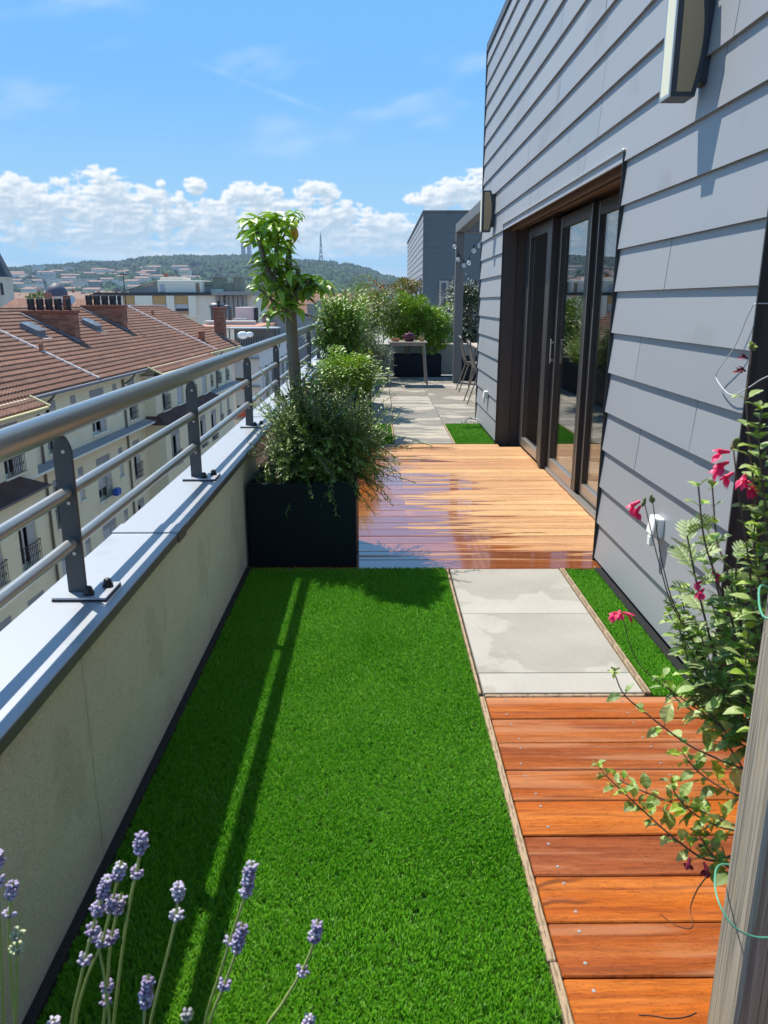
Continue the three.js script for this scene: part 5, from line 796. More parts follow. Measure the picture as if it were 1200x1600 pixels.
{ // strap leaves at the left end of the planter
  const g = thing('daylily', 'light green strap leaved plant at the left end of the nearest planter', 'plant', [-0.60, 0.43, -4.13]), r = rng(8);
  for (let i = 0; i < 26; i++) { const B = new Leaves(), a = rr(0, 6.283, r), e = rr(0.5, 1.35, r); B.leaf(V(rr(-0.05, 0.05, r), 0, rr(-0.04, 0.04, r)), V(Math.cos(a) * Math.cos(e), Math.sin(e), Math.sin(a) * Math.cos(e) * 0.6), rr(0.16, 0.27, r), rr(0.008, 0.013, r), mix3([0.13, 0.24, 0.03], [0.24, 0.38, 0.06], r()), { droop: 0.55, fold: 0.35, prof: [0.8, 1, 0.9, 0.7, 0.4, 0] }); mesh('leaf', B.geo(), M.leafMat, g); }
  const f = mesh('yellow_bud', new THREE.IcosahedronGeometry(0.012, 1), std([0.55, 0.42, 0.05], 0.6), g); f.position.set(0.07, 0.17, 0.07);
}
{ // young shoots with pale leaves rising behind the bush
  const g = thing('young_shrub', 'young light green leafy shoots between the bush and the tree trunk', 'plant', [-0.40, 0.44, -4.40]), r = rng(47), B = new Leaves(), st = [];
  for (let i = 0; i < 12; i++) { const top = V(rr(-0.18, 0.18, r), rr(0.42, 0.66, r), rr(-0.05, 0.1, r)), p0 = V(rr(-0.1, 0.1, r), 0, 0), mid = p0.clone().lerp(top, 0.5).add(V(rr(-0.03, 0.03, r), 0.04, 0)); st.push(tube([p0, mid, top], 0.0035, 8, 5, false, 0.5)); for (let k = 0; k < 16; k++) { const t = 0.3 + 0.7 * k / 15, p = t < 0.5 ? p0.clone().lerp(mid, t * 2) : mid.clone().lerp(top, t * 2 - 1); const a = k * 2.4 + i; B.leaf(p, V(Math.cos(a), 0.5, Math.sin(a)), rr(0.05, 0.085, r), rr(0.018, 0.028, r), mix3([0.10, 0.19, 0.025], [0.22, 0.36, 0.05], r()), { droop: 0.5 }); } }
  mesh('foliage', B.geo(), M.leafMat, g); st.forEach((s) => mesh('stem', s, stemMat, g));
}
// ------------------------------------------------------------------ the loquat like tree
{
  const P = (x, y, z = -4.38) => atZ(x, y, z), g = thing('small_tree', 'small pruned tree with grey trunk and big drooping leaves in the nearest planter', 'tree', [0, 0, 0]), r = rng(2024);
  const barkTex = texture(256, 512, (u, v) => { const a = tfbm(u, v, 5, 5, 9), b = tfbm(u, v, 40, 3, 2), k = 0.75 + 0.35 * a + 0.15 * b; return [0.17 * k, 0.145 * k, 0.115 * k]; });
  const bk = std([1, 1, 1], 0.95, { map: rep(barkTex, 1, 2), bumpMap: rep(barkTex, 1, 2), bumpScale: 0.004 });
  const limb = (name, pts, r0, r1) => { const g2 = tube(pts, r0, 28, 10, false, r1 / r0), p = g2.attributes.position; for (let i = 0; i < p.count; i++) { const v = V().fromBufferAttribute(p, i), k = (fbm(v.x * 40, v.y * 16 + v.z * 30, 3, 4) - 0.5) * 0.25 * Math.min(r0, 0.03); p.setXYZ(i, v.x + k, v.y, v.z + k * 0.7); } g2.computeVertexNormals(); mesh(name, g2, bk, g); };
  limb('trunk', [V(-0.455, 0.42, -4.38), P(465, 640), P(461, 590), P(457, 540), P(455, 500), P(455, 465)], 0.038, 0.032);
  limb('branch', [P(455, 475), P(440, 452), P(425, 435, -4.36), P(415, 412, -4.34), P(407, 385, -4.33), P(400, 355, -4.32)], 0.026, 0.009);
  limb('branch', [P(456, 475), P(453, 440, -4.42), P(451, 405, -4.42), P(452, 374, -4.41)], 0.026, 0.014);
  limb('branch', [P(458, 470), P(470, 452, -4.36), P(482, 442, -4.33), P(497, 446, -4.3)], 0.026, 0.010);
  limb('branch', [P(456, 480), P(462, 450, -4.4), P(466, 425, -4.4), P(461, 415, -4.4)], 0.020, 0.012);
  limb('branch', [P(448, 485), P(432, 475, -4.3), P(418, 462, -4.26), P(405, 452, -4.24)], 0.014, 0.006);
  limb('branch', [P(430, 430, -4.36), P(432, 395, -4.35), P(434, 365, -4.34), P(432, 345, -4.34)], 0.015, 0.006);
  limb('branch', [P(440, 375, -4.38), P(452, 352, -4.38), P(461, 340, -4.38)], 0.007, 0.004);
  limb('branch', [P(453, 388, -4.41), P(459, 378, -4.41)], 0.006, 0.003);
  // leaves share a few bent blades
  const bases = []; for (let i = 0; i < 6; i++) { const B = new Leaves(); B.leaf(V(0, 0, 0), V(0, 0, 1), 1, rr(0.32, 0.42, r), [1, 1, 1], { droop: rr(0.45, 1.15, r), fold: 0.42, prof: [0.06, 0.42, 0.82, 1, 0.88, 0.5, 0], wave: 0.05 }); bases.push(B.geo()); }
  const mats = [[0.13, 0.24, 0.022], [0.21, 0.37, 0.025], [0.31, 0.50, 0.03], [0.42, 0.62, 0.045]].map((c) => phys(c, 0.42, { transmission: 0.5, thickness: 0, side: THREE.DoubleSide })), yellow = phys([0.42, 0.24, 0.03], 0.5, { transmission: 0.35, thickness: 0 });
  const leaf = (p, dir, len, m) => { const q = mesh('leaf', bases[Math.floor(r() * 6)], m, g); q.position.copy(p); const yaw = Math.atan2(dir.x, dir.z), pit = -Math.asin(clamp(dir.y, -1, 1)); q.rotation.set(pit, yaw, rr(-0.5, 0.5, r), 'YXZ'); q.scale.setScalar(len); };
  const whorl = (px, py, z, n, L, el = 0.35) => { const c = P(px, py, z); for (let i = 0; i < n; i++) { const a = i / n * 6.283 + rr(-0.4, 0.4, r), e = el + rr(-0.5, 0.45, r); leaf(c.clone().add(V(rr(-0.012, 0.012, r), rr(-0.03, 0.02, r), rr(-0.012, 0.012, r))), V(Math.cos(a) * Math.cos(e), Math.sin(e), Math.sin(a) * Math.cos(e)), L * rr(0.75, 1.15, r), mats[Math.min(3, Math.floor(r() * 3 + (py < 400 ? 1 : 0.3)))]); } };
  const W = [[396, 346, 9, 0.15], [404, 362, 8, 0.14], [415, 352, 8, 0.15], [432, 343, 10, 0.14], [436, 362, 8, 0.13], [424, 372, 8, 0.14], [446, 352, 7, 0.12], [461, 337, 8, 0.11], [400, 378, 8, 0.13], [414, 392, 7, 0.13], [430, 388, 8, 0.14], [440, 378, 7, 0.12], [411, 410, 7, 0.12], [424, 412, 8, 0.14], [438, 405, 7, 0.12], [406, 428, 6, 0.11], [420, 432, 9, 0.14], [436, 430, 8, 0.14], [405, 449, 8, 0.11], [416, 462, 7, 0.11], [430, 452, 7, 0.12], [444, 445, 6, 0.12], [432, 486, 7, 0.14], [442, 470, 6, 0.12], [455, 478, 6, 0.11], [468, 462, 8, 0.12], [480, 440, 9, 0.14], [492, 442, 9, 0.15], [502, 446, 8, 0.14], [486, 455, 7, 0.13], [470, 440, 6, 0.12]];
  for (const [x, y, n, L] of W) whorl(x, y, -4.35 + rr(-0.12, 0.14, r), Math.round(n * 1.3), L * 0.86);
  for (const [x, y] of [[448, 400], [455, 420], [444, 424], [436, 448], [452, 452], [462, 445], [446, 460], [425, 400], [462, 478], [440, 478], [472, 452], [488, 448], [396, 366], [424, 345], [448, 342]]) whorl(x, y, -4.33 + rr(-0.1, 0.12, r), 7, 0.105);
  leaf(P(461, 352, -4.37), V(0.1, -0.9, 0.2).normalize(), 0.10, yellow); leaf(P(457, 352, -4.37), V(-0.2, -0.9, 0.3).normalize(), 0.09, yellow);
  for (const [x, y] of [[482, 575], [490, 590], [478, 600], [486, 610]]) whorl(x, y, -4.34, 4, 0.08, 0.5);
  limb('branch', [P(468, 600), P(476, 590, -4.34), P(484, 575, -4.33)], 0.006, 0.003);
}
// ------------------------------------------------------------------ farther shrubs
function shrub(name, label, x, y, z, R, sy, n, len, wid, c0, c1, seed, o = {}) {
  const g = thing(name, label, 'shrub', [x, y, z]); const c = mesh('foliage', leafBall(R, n, len, c0, c1, seed, { wid, ...o }), o.mat ?? M.leafMat, g); c.scale.set(1, sy, 1);
  const r = rng(seed + 5), h = o.foot ?? R * sy; for (let i = 0; i < (o.stems ?? 5); i++) mesh('stem', tube([V(rr(-0.08, 0.08, r), -h, rr(-0.06, 0.06, r)), V(rr(-0.12, 0.12, r), -h * 0.5, rr(-0.08, 0.08, r)), V(rr(-0.3, 0.3, r) * R, R * 0.3, rr(-0.3, 0.3, r) * R)], 0.011, 8, 6, false, 0.4), stemMat, g);
  return g;
}
shrub('bright_shrub', 'rounded bright yellow green shrub in the second planter', -0.31, 0.66, -8.25, 0.40, 0.78, 5200, 0.05, 0.6, [0.19, 0.34, 0.02], [0.48, 0.66, 0.05], 61, { clumps: 44 });
{ // upright lance leaves
  const g = thing('oleander', 'tall upright green shrub with lance shaped leaves by the parapet', 'shrub', [-0.47, 0.44, -10.0]), r = rng(23), B = new Leaves(), st = [];
  for (let i = 0; i < 64; i++) { const top = V(rr(-0.30, 0.36, r), rr(0.45, 1.18, r), rr(-0.28, 0.3, r)), p0 = V(rr(-0.12, 0.12, r), 0, rr(-0.12, 0.12, r)), mid = p0.clone().lerp(top, 0.5).add(V(top.x * -0.12, 0.05, 0)); st.push(tube([p0, mid, top], 0.008, 8, 5, false, 0.4)); for (let k = 0; k < 38; k++) { const t = 0.35 + 0.65 * k / 37, p = t < 0.5 ? p0.clone().lerp(mid, t * 2) : mid.clone().lerp(top, t * 2 - 1), a = k * 2.1 + i; B.leaf(p, V(Math.cos(a), 0.15 + t * 0.55, Math.sin(a)), rr(0.09, 0.15, r), rr(0.022, 0.031, r), mix3([0.11, 0.24, 0.02], [0.40, 0.60, 0.06], r() * (0.4 + 0.6 * t)), { segs: 2, droop: 0.25, fold: 0.3 }); } }
  { const f = leafBall(0.42, 1800, 0.11, [0.10, 0.20, 0.02], [0.34, 0.52, 0.05], 24, { clumps: 36, wid: 0.24 }); f.translate(0, 0.62, 0); mesh('inner_foliage', f, M.leafMat, g); }
  mesh('foliage', B.geo(), M.leafMat, g); st.slice(0, 20).forEach((s) => mesh('stem', s, stemMat, g));
}
{
  const g = thing('olive_shrub', 'fine leaved grey green olive shrub with several thin trunks', 'shrub', [-0.22, 0.44, -10.7]), r = rng(29), B = new Leaves();
  for (let i = 0; i < 6; i++) mesh('trunk', tube([V(rr(-0.12, 0.12, r), -0.02, rr(-0.1, 0.1, r)), V(rr(-0.15, 0.15, r), 0.25, rr(-0.1, 0.1, r)), V(rr(-0.25, 0.25, r), 0.6, rr(-0.2, 0.2, r))], 0.016, 10, 7, false, 0.5), stemMat, g);
  for (let i = 0; i < 170; i++) { const o = V(rr(-0.16, 0.16, r), rr(0.2, 0.6, r), rr(-0.16, 0.16, r)), d = rdir(r); d.y = d.y * 0.7 + 0.15; d.normalize(); const L = rr(0.22, 0.44, r); const e = o.clone().addScaledVector(d, L).add(V(0, -0.09, 0)); B.stem(o, e, 0.003, 0.0015, [0.14, 0.13, 0.09]); for (let k = 0; k < 26; k++) { const p = o.clone().lerp(e, 0.2 + 0.8 * k / 25), q = rdir(r).addScaledVector(d, 0.8); B.leaf(p, q, rr(0.04, 0.065, r), rr(0.009, 0.014, r), mix3([0.09, 0.15, 0.04], [0.30, 0.38, 0.14], r() * r()), { segs: 1, droop: 0.1, fold: 0.15 }); } }
  for (let i = 0; i < 8; i++) { const o = V(0.28, 0.28, 0.15), e = V(rr(0.36, 0.48, r), rr(0.02, 0.36, r), 0.2); B.stem(o, e, 0.003, 0.0015, [0.14, 0.13, 0.09]); for (let k = 0; k < 14; k++) B.leaf(o.clone().lerp(e, 0.3 + 0.7 * k / 13), rdir(r), 0.055, 0.014, [0.42, 0.45, 0.34], { segs: 1 }); }
  mesh('foliage', B.geo(), M.dullLeaf, g);
}
shrub('photinia', 'green shrub with reddish young tips in the wide planter behind the table', 0.60, 1.10, -15.4, 0.52, 1.12, 7500, 0.075, 0.45, [0.16, 0.31, 0.02], [0.50, 0.66, 0.06], 71, { clumps: 40, foot: 0.7 });
{ const t = thing('red_tipped_shrub', 'loose shrub with orange red shoot tips behind the oleander', 'shrub', [0.02, 1.30, -15.1]); mesh('foliage', leafBall(0.42, 1500, 0.08, [0.16, 0.26, 0.03], [0.40, 0.44, 0.07], 15, { clumps: 30 }), M.leafMat, t); const u = mesh('red_shoots', leafBall(0.42, 180, 0.08, [0.36, 0.12, 0.02], [0.46, 0.22, 0.04], 16, { clumps: 22, lift: 0.8 }), M.leafMat, t); u.position.y = 0.22; mesh('stem', tube([V(0, -0.9, 0), V(0.02, -0.4, 0), V(0, 0, 0)], 0.012, 6, 6), stemMat, t); }
{ const t = thing('red_shoot_shrub', 'shrub with red young leaves along its top, left above the table', 'shrub', [0.56, 1.72, -15.9]); mesh('foliage', leafBall(0.34, 1100, 0.07, [0.16, 0.22, 0.02], [0.50, 0.26, 0.05], 17, { clumps: 26, lift: 0.6, flat: 0.6 }), M.leafMat, t); mesh('stem', tube([V(0, -1.2, 0), V(0.02, -0.4, 0), V(0, 0, 0)], 0.012, 6, 6), stemMat, t); }
shrub('rounded_shrub', 'bright green rounded shrub in the wide planter beside the pergola post', 1.06, 0.98, -15.35, 0.46, 1.1, 6500, 0.065, 0.5, [0.17, 0.33, 0.02], [0.50, 0.68, 0.06], 81, { clumps: 40, foot: 0.55 });
{ // variegated hedge
  const g = thing('variegated_shrub', 'dark evergreen shrub with white edged leaves behind the pergola post', 'shrub', [1.98, 1.12, -16.9]); const a = mesh('foliage', leafBall(0.82, 6500, 0.075, [0.02, 0.045, 0.015], [0.05, 0.085, 0.03], 91, { clumps: 60, wid: 0.55, fill: 0.5 }), M.leafMat, g); a.scale.set(0.92, 0.98, 0.7);
  const b = mesh('pale_leaves', leafBall(0.86, 2600, 0.07, [0.42, 0.44, 0.30], [0.75, 0.74, 0.60], 92, { clumps: 70, wid: 0.55, fill: 0.0 }), M.leafMat, g); b.scale.set(0.92, 0.98, 0.7); mesh('trunk', tube([V(0, -1.6, 0), V(0.05, -0.7, 0), V(0, 0, 0)], 0.05, 6, 7), stemMat, g);
}
{ const g = thing('far_olive_tree', 'pale wispy olive tree top beyond the patio shrubs', 'tree', [-0.35, -0.5, -19.5]), c = mesh('crown', leafBall(0.62, 3600, 0.075, [0.14, 0.20, 0.06], [0.34, 0.42, 0.15], 95, { clumps: 50, wid: 0.22, lift: 0.7 }), M.dullLeaf, g); c.position.y = 1.95; c.scale.set(1.05, 1, 0.8); mesh('trunk', tube([V(0, 0, 0), V(0.05, 1, 0), V(0, 2, 0)], 0.05, 8, 7, false, 0.5), stemMat, g); }
{ const g = thing('white_flowering_shrub', 'greyish shrub with pale speckled leaves between the far shrubs', 'shrub', [0.12, 1.1, -17.2]); mesh('foliage', leafBall(0.5, 2200, 0.06, [0.10, 0.13, 0.08], [0.42, 0.45, 0.36], 96, { clumps: 40 }), M.dullLeaf, g); mesh('stem', tube([V(0, -1.4, 0), V(0.02, -0.4, 0), V(0, 0, 0)], 0.015, 6, 6), stemMat, g); }
{ const g = thing('climber', 'yellow green climbing plant at the far corner of the dark block', 'plant', [1.42, 0.2, -38]); const c = mesh('foliage', leafBall(0.5, 900, 0.16, [0.16, 0.26, 0.03], [0.32, 0.44, 0.06], 97), M.leafMat, g); c.scale.set(0.7, 2.0, 0.7); c.position.y = 1.3; mesh('stem', rod(V(0, -0.7, 0), V(0, 1.3, 0), 0.03), stemMat, g); }
{ // silvery rosettes on the small turf
  const g = thing('silver_plant', 'low clump of silvery rosettes on the turf at the house corner', 'plant', [1.10, 0.03, -8.95]), r = rng(5);
  for (let i = 0; i < 26; i++) { const B = new Leaves(), a = rr(0, 6.28, r), d = Math.sqrt(r()) * 0.135, c = V(Math.cos(a) * d, 0.02 + 0.055 * (1 - d / 0.14), Math.sin(a) * d * 0.8); for (let k = 0; k < 14; k++) { const t = k * 2.4, e = 0.2 + k * 0.07; B.leaf(V(0, 0, 0), V(Math.cos(t) * Math.cos(e), Math.sin(e), Math.sin(t) * Math.cos(e)), 0.038 - k * 0.001, 0.013, mix3([0.25, 0.27, 0.28], [0.75, 0.77, 0.77], r()), { segs: 2, droop: 0.2 }); } const m = mesh('rosette', B.geo(), M.dullLeaf, g); m.position.copy(c); }
}
planter('dark planter box at the far end of the parapet behind the olive', -0.69, -0.14, 0.476, -14.9, -12.1);
{ const g = thing('tall_grass', 'tall yellow green grass clump in the last planter along the parapet', 'grass', [-0.40, 0.44, -12.7]), r = rng(33), B = new Leaves(); for (let i = 0; i < 420; i++) { const a = rr(0, 6.28, r), e = rr(0.75, 1.5, r); B.leaf(V(rr(-0.15, 0.15, r), 0, rr(-0.3, 0.3, r)), V(Math.cos(a) * Math.cos(e), Math.sin(e), Math.sin(a) * Math.cos(e)), rr(0.5, 1.0, r), 0.012, mix3([0.16, 0.28, 0.03], [0.42, 0.56, 0.07], r()), { droop: rr(0.2, 0.7, r), prof: [0.8, 1, 0.9, 0.6, 0] }); } mesh('blades', B.geo(), M.leafMat, g); }
shrub('viburnum', 'bright green leafy shrub in the last planter along the parapet', -0.40, 1.05, -14.2, 0.48, 1.2, 3200, 0.07, 0.5, [0.12, 0.22, 0.02], [0.38, 0.52, 0.05], 101, { clumps: 36, foot: 0.55 });
// ------------------------------------------------------------------ tables, chairs and pots on the patio
const tableMetal = std([0.28, 0.25, 0.215], 0.5, { metalness: 0.3 });
{
  const g = thing('small_table', 'small grey metal table with pots on it in front of the wide planter', 'table', [0.53, 0, -13.74]);
  mesh('tabletop', bx(-0.34, 0.34, 0.735, 0.757, -0.28, 0.28, 0.004), tableMetal, g);
  for (const [x, z] of [[-0.315, 0.25], [0.315, 0.25], [0.315, -0.27], [-0.315, -0.27]]) mesh('leg', rod(V(x + (x > 0 ? 0.03 : -0.03), 0, z + (z > 0 ? 0.01 : -0.03)), V(x * 0.9, 0.734, z * 0.86), 0.014, 0.016, 8), tableMetal, g);
  mesh('apron', [bx(-0.29, 0.29, 0.69, 0.7345, 0.225, 0.24), bx(-0.29, 0.29, 0.69, 0.7345, -0.24, -0.225)], tableMetal, g);
  const y = 0.7575;
  const pot = thing('casserole_pot', 'dark maroon lidded pot with two ears on the small table', 'pot', [0.56, y, -13.68]), mar = phys([0.085, 0.012, 0.022], 0.22);
  mesh('pot_body', lathe([[0.001, 0], [0.065, 0], [0.10, 0.03], [0.108, 0.07], [0.10, 0.105], [0.088, 0.118], [0.001, 0.118]], 24), mar, pot); mesh('lid', lathe([[0.094, 0.1185], [0.094, 0.128], [0.06, 0.142], [0.016, 0.148], [0.018, 0.162], [0.001, 0.165]], 24), mar, pot);
  for (const s of [-1, 1]) { const t = new THREE.TorusGeometry(0.022, 0.007, 6, 12); t.rotateX(Math.PI / 2); t.translate(s * 0.116, 0.09, 0); mesh('handle', t, mar, pot); }
  const b = thing('terracotta_bowl', 'orange terracotta bowl left of the maroon pot on the table', 'bowl', [0.32, y, -13.66]); mesh('bowl', lathe([[0.001, 0], [0.05, 0], [0.072, 0.02], [0.078, 0.055], [0.072, 0.055], [0.06, 0.02], [0.001, 0.015]], 20), std([0.50, 0.22, 0.09], 0.7), b); mesh('soil', new THREE.CylinderGeometry(0.066, 0.06, 0.03, 16).translate(0, 0.03, 0), M.soil, b);
  const c = thing('ochre_pot', 'small ochre pot with a seedling right of the maroon pot', 'pot', [0.785, y, -13.68]); mesh('pot_body', lathe([[0.001, 0], [0.03, 0], [0.044, 0.03], [0.042, 0.06], [0.048, 0.075], [0.04, 0.075], [0.001, 0.06]], 18), std([0.42, 0.27, 0.09], 0.6), c); mesh('seedling', leafBall(0.04, 60, 0.03, [0.05, 0.09, 0.02], [0.12, 0.2, 0.04], 6).translate(0, 0.1, 0), M.leafMat, c); const h = new THREE.TorusGeometry(0.02, 0.005, 6, 12); h.translate(-0.055, 0.045, 0); mesh('handle', h, std([0.42, 0.27, 0.09], 0.6), c);
}
{
  const wood = std([0.42, 0.34, 0.27], 0.7), iron = std([0.20, 0.17, 0.145], 0.5, { metalness: 0.3 });
  const t = thing('dining_table', 'pale outdoor dining table cut by the house corner', 'table', [2.05, 0, -12.6]); for (let i = 0; i < 6; i++) mesh('slat', bx(-0.5, 0.5, 0.725, 0.748, -0.75 + i * 0.25 + 0.004, -0.5 + i * 0.25 - 0.004, 0.003), wood, t);
  for (const [x, z] of [[-0.46, 0.7], [0.46, 0.7], [-0.46, -0.7], [0.46, -0.7]]) mesh('leg', rod(V(x * 1.02, 0, z), V(x * 0.8, 0.724, z * 0.85), 0.017, 0.017, 8), iron, t);
  const make = () => { const g = thing('garden_chair', 'slatted metal garden chair nearest to the house corner, seen from the side', 'chair', [1.58, 0, -11.2]);
    for (const z of [-0.20, 0.20]) { mesh('back_post', tube([V(-0.16, 0.44, z), V(-0.20, 0.58, z), V(-0.265, 0.86, z * 0.95)], 0.012, 10, 7), iron, g); mesh('leg', rod(V(-0.14, 0.445, z), V(-0.29, 0, z + Math.sign(z) * 0.015), 0.011, 0.009, 7), iron, g); mesh('leg', rod(V(0.18, 0.445, z), V(0.22, 0, z + Math.sign(z) * 0.015), 0.011, 0.009, 7), iron, g); mesh('seat_rail', rod(V(-0.17, 0.445, z), V(0.21, 0.455, z), 0.011, 0.011, 7), iron, g); }
    mesh('top_rail', tube([V(-0.265, 0.855, -0.19), V(-0.28, 0.885, 0), V(-0.265, 0.855, 0.19)], 0.014, 10, 7), iron, g);
    for (let i = 0; i < 7; i++) { const k = i / 6; const s = mesh('back_slat', bx(-0.004, 0.004, -0.021, 0.021, -0.188, 0.188, 0.002), iron, g); s.position.set(lerp(-0.185, -0.255, k), lerp(0.52, 0.81, k), 0); s.rotation.z = 0.24; }
    for (let i = 0; i < 6; i++) mesh('seat_slat', bx(-0.15 + i * 0.062, -0.10 + i * 0.062, 0.457, 0.468, -0.21, 0.21, 0.002), iron, g);
    return g; };
  const c = make(); const d = c.clone(); d.name = numbered('garden_chair'); d.userData = { ...c.userData, label: 'slatted garden chair on the far side, mostly hidden by the table and corner' }; d.position.set(1.62, 0, -12.75); scene.add(d); c.userData.group = d.userData.group = 'garden chairs around the dining table';
  tag(mesh('hanging_board', bx(-0.012, 0.012, 0, 0.32, -0.10, 0.10, 0.003), std([0.42, 0.20, 0.07], 0.7)), 'narrow orange brown wooden board hanging beside the house corner', 'board').position.set(1.735, 0.93, -13.2);
}

// ------------------------------------------------------------------ foreground: grey post with green wire, salvia, mugwort, lavender
const PP = (x, y, d) => atZ(x, y, -d);
{
  const g = thing('wooden_post', 'weathered grey wooden post with long cracks at the right edge', 'post', [0, 0, 0]);
  const tex = texture(512, 2048, (u, v) => { const w = (fbm(v * 5, u * 3, 3, 6) - 0.5) * 0.05, x = u + w, g1 = fbm(x * 66, v * 2.2, 4, 3), g2 = fbm(x * 170, v * 9, 3, 5), ring = Math.sin((x * 26 + fbm(x * 3, v * 1.5, 3, 8) * 5) * 3.1) * 0.5 + 0.5, m = fbm(x * 5, v * 7, 4, 14), cr = 1 - sstep(0.0, 0.06, Math.abs(fbm(x * 16, v * 0.9, 3, 31) - 0.5)); let c = mix3([0.315, 0.26, 0.20], [0.47, 0.405, 0.32], g1); c = mix3(c, [0.24, 0.20, 0.16], ring * 0.35); c = mix3(c, [0.43, 0.33, 0.22], sstep(0.5, 0.7, m) * 0.4); c = mix3(c, [0.13, 0.105, 0.085], cr * 0.45); const k = 0.78 + 0.42 * g2; return [c[0] * k, c[1] * k, c[2] * k]; });
  const bumpT = grey(512, 2048, (u, v) => { const w = (fbm(v * 5, u * 3, 3, 6) - 0.5) * 0.05, x = u + w, g1 = fbm(x * 42, v * 2.2, 4, 3), g2 = fbm(x * 120, v * 9, 3, 5), cr = 1 - sstep(0.0, 0.06, Math.abs(fbm(x * 16, v * 0.9, 3, 31) - 0.5)); return clamp(0.5 * g1 + 0.35 * g2 + 0.25 - cr * 0.5); });
  const m = std([1, 1, 1], 0.9, { map: rep(tex, 6, 1.05), bumpMap: rep(bumpT, 6, 1.05), bumpScale: 0.0025 });
  mesh('post', bx(0.566, 0.658, 0.002, 1.55, -1.04, -0.95, 0.007), m, g);
  const wire = std([0.10, 0.36, 0.24], 0.45);
  const w = thing('green_wire', 'thin green garden wire looped loosely around the grey post', 'wire');
  mesh('loop', tube([V(0.60, 0.52, -1.06), PP(1124, 1352, 1.05), PP(1117, 1378, 1.0), PP(1124, 1412, 0.96), PP(1146, 1447, 0.935), PP(1180, 1464, 0.93), PP(1225, 1464, 0.935)], 0.0016, 60, 6), wire, w);
  mesh('loop', tube([V(0.60, 1.0, -1.06), PP(1190, 915, 1.05), PP(1186, 940, 1.0), PP(1192, 962, 0.955), PP(1206, 968, 0.94)], 0.0016, 40, 6), wire, w);
}
tag(mesh('planter_box', [bx(0.90, 1.22, 0.002, 0.32, -1.5, -1.02, 0.005)], M.planter), 'dark planter box holding the salvia, behind the grey post', 'planter');
{
  const g = thing('salvia', 'sprawling salvia with small green leaves and crimson flowers beside the grey post', 'plant', [0, 0, 0]), r = rng(314);
  const sm = std([0.12, 0.075, 0.05], 0.7), sg = std([0.17, 0.20, 0.07], 0.7);
  const bases = []; for (let i = 0; i < 5; i++) { const B = new Leaves(); B.leaf(V(0, 0, 0), V(0, 0, 1), 1, rr(0.52, 0.66, r), [1, 1, 1], { droop: rr(0.1, 0.7, r), fold: rr(0.1, 0.35, r), prof: [0.10, 0.62, 0.96, 1, 0.78, 0.42, 0], wave: 0.05 }); bases.push(B.geo()); }
  const mats = [[0.15, 0.25, 0.05], [0.22, 0.35, 0.07], [0.31, 0.46, 0.10], [0.42, 0.55, 0.18], [0.38, 0.56, 0.06]].map((c) => phys(c, 0.5, { transmission: 0.48, thickness: 0, side: THREE.DoubleSide }));
  const rest = new Leaves(); let made = 0; const q = new THREE.Quaternion(), e = new THREE.Euler();
  const leaf = (p, dir, len, k) => { const mi = k ?? Math.floor(r() * 5); if (made++ < 298) { const m = mesh('leaf', bases[Math.floor(r() * 5)], mats[mi], g); m.position.copy(p); m.rotation.set(-Math.asin(clamp(dir.y, -1, 1)), Math.atan2(dir.x, dir.z), rr(-0.6, 0.6, r), 'YXZ'); m.scale.setScalar(len); } else rest.leaf(p, dir, len, len * 0.58, [mats[mi].color.r, mats[mi].color.g, mats[mi].color.b], { droop: rr(0.1, 0.6, r), fold: 0.25, prof: [0.1, 0.75, 1, 0.7, 0] }); };
  const stemAt = (pts, t) => new THREE.CatmullRomCurve3(pts).getPointAt(clamp(t));
  const grow = (pts2, d0, d1, { r0 = 0.0022, gap = 0.03, len = 0.032, from = 0.1, to = 1, green = false, tip = true, side = 0.35 } = {}) => {
    const pts = pts2.map(([x, y], i) => PP(x, y, lerp(d0, d1, i / (pts2.length - 1)))), c = new THREE.CatmullRomCurve3(pts), L = c.getLength();
    mesh('stem', tube(pts, r0, 24, 5, false, 0.55), green ? sg : sm, g); { const q = V(rr(0.96, 1.1, r), 0.30, rr(-1.36, -1.16, r)), m = q.clone().lerp(pts[0], 0.6); m.y += 0.03; mesh('stem', tube([q, m, pts[0]], r0 * 1.1, 8, 5), sm, g); }
    const n = Math.max(2, Math.round(L * (to - from) / gap)); let a0 = r() * 6;
    for (let i = 0; i <= n; i++) { const t = Math.min(1, from + (to - from) * i / n), p = c.getPointAt(t), ax = c.getTangentAt(t); let u = V().crossVectors(ax, V(0.2, 0.3, 1)).normalize(), v = V().crossVectors(ax, u); a0 += 1.57;
      for (const s of [0, Math.PI]) { const a = a0 + s + rr(-0.3, 0.3, r), dir = u.clone().multiplyScalar(Math.cos(a)).addScaledVector(v, Math.sin(a)).addScaledVector(ax, 0.5).add(V(0, 0.12, 0)).normalize(), k = len * 1.28 * rr(0.7, 1.2, r) * (1 - 0.4 * t * t); rest.stem(p, p.clone().addScaledVector(dir, k * 0.25), 0.0008, 0.0006, [0.15, 0.17, 0.06]); leaf(p.clone().addScaledVector(dir, k * 0.22), dir, k);
        if (r() < side) for (let j = 0; j < 4; j++) { const b = rdir(r).addScaledVector(dir, 0.9).addScaledVector(ax, 0.5).normalize(); leaf(p.clone().addScaledVector(dir, 0.006), b, len * rr(0.3, 0.55, r), 4 - Math.floor(r() * 2)); } } }
    if (tip) for (let j = 0; j < 5; j++) leaf(pts[pts.length - 1], rdir(r).add(V(0, 0.8, 0)).normalize(), len * 0.35, 4);
    return c;
  };
  // low shoots in front first, so that the largest leaves are the single ones
  grow([[1170, 1205], [1120, 1185], [1070, 1160], [1010, 1115], [975, 1085], [960, 1052]], 1.22, 1.32, { gap: 0.042, len: 0.034 });
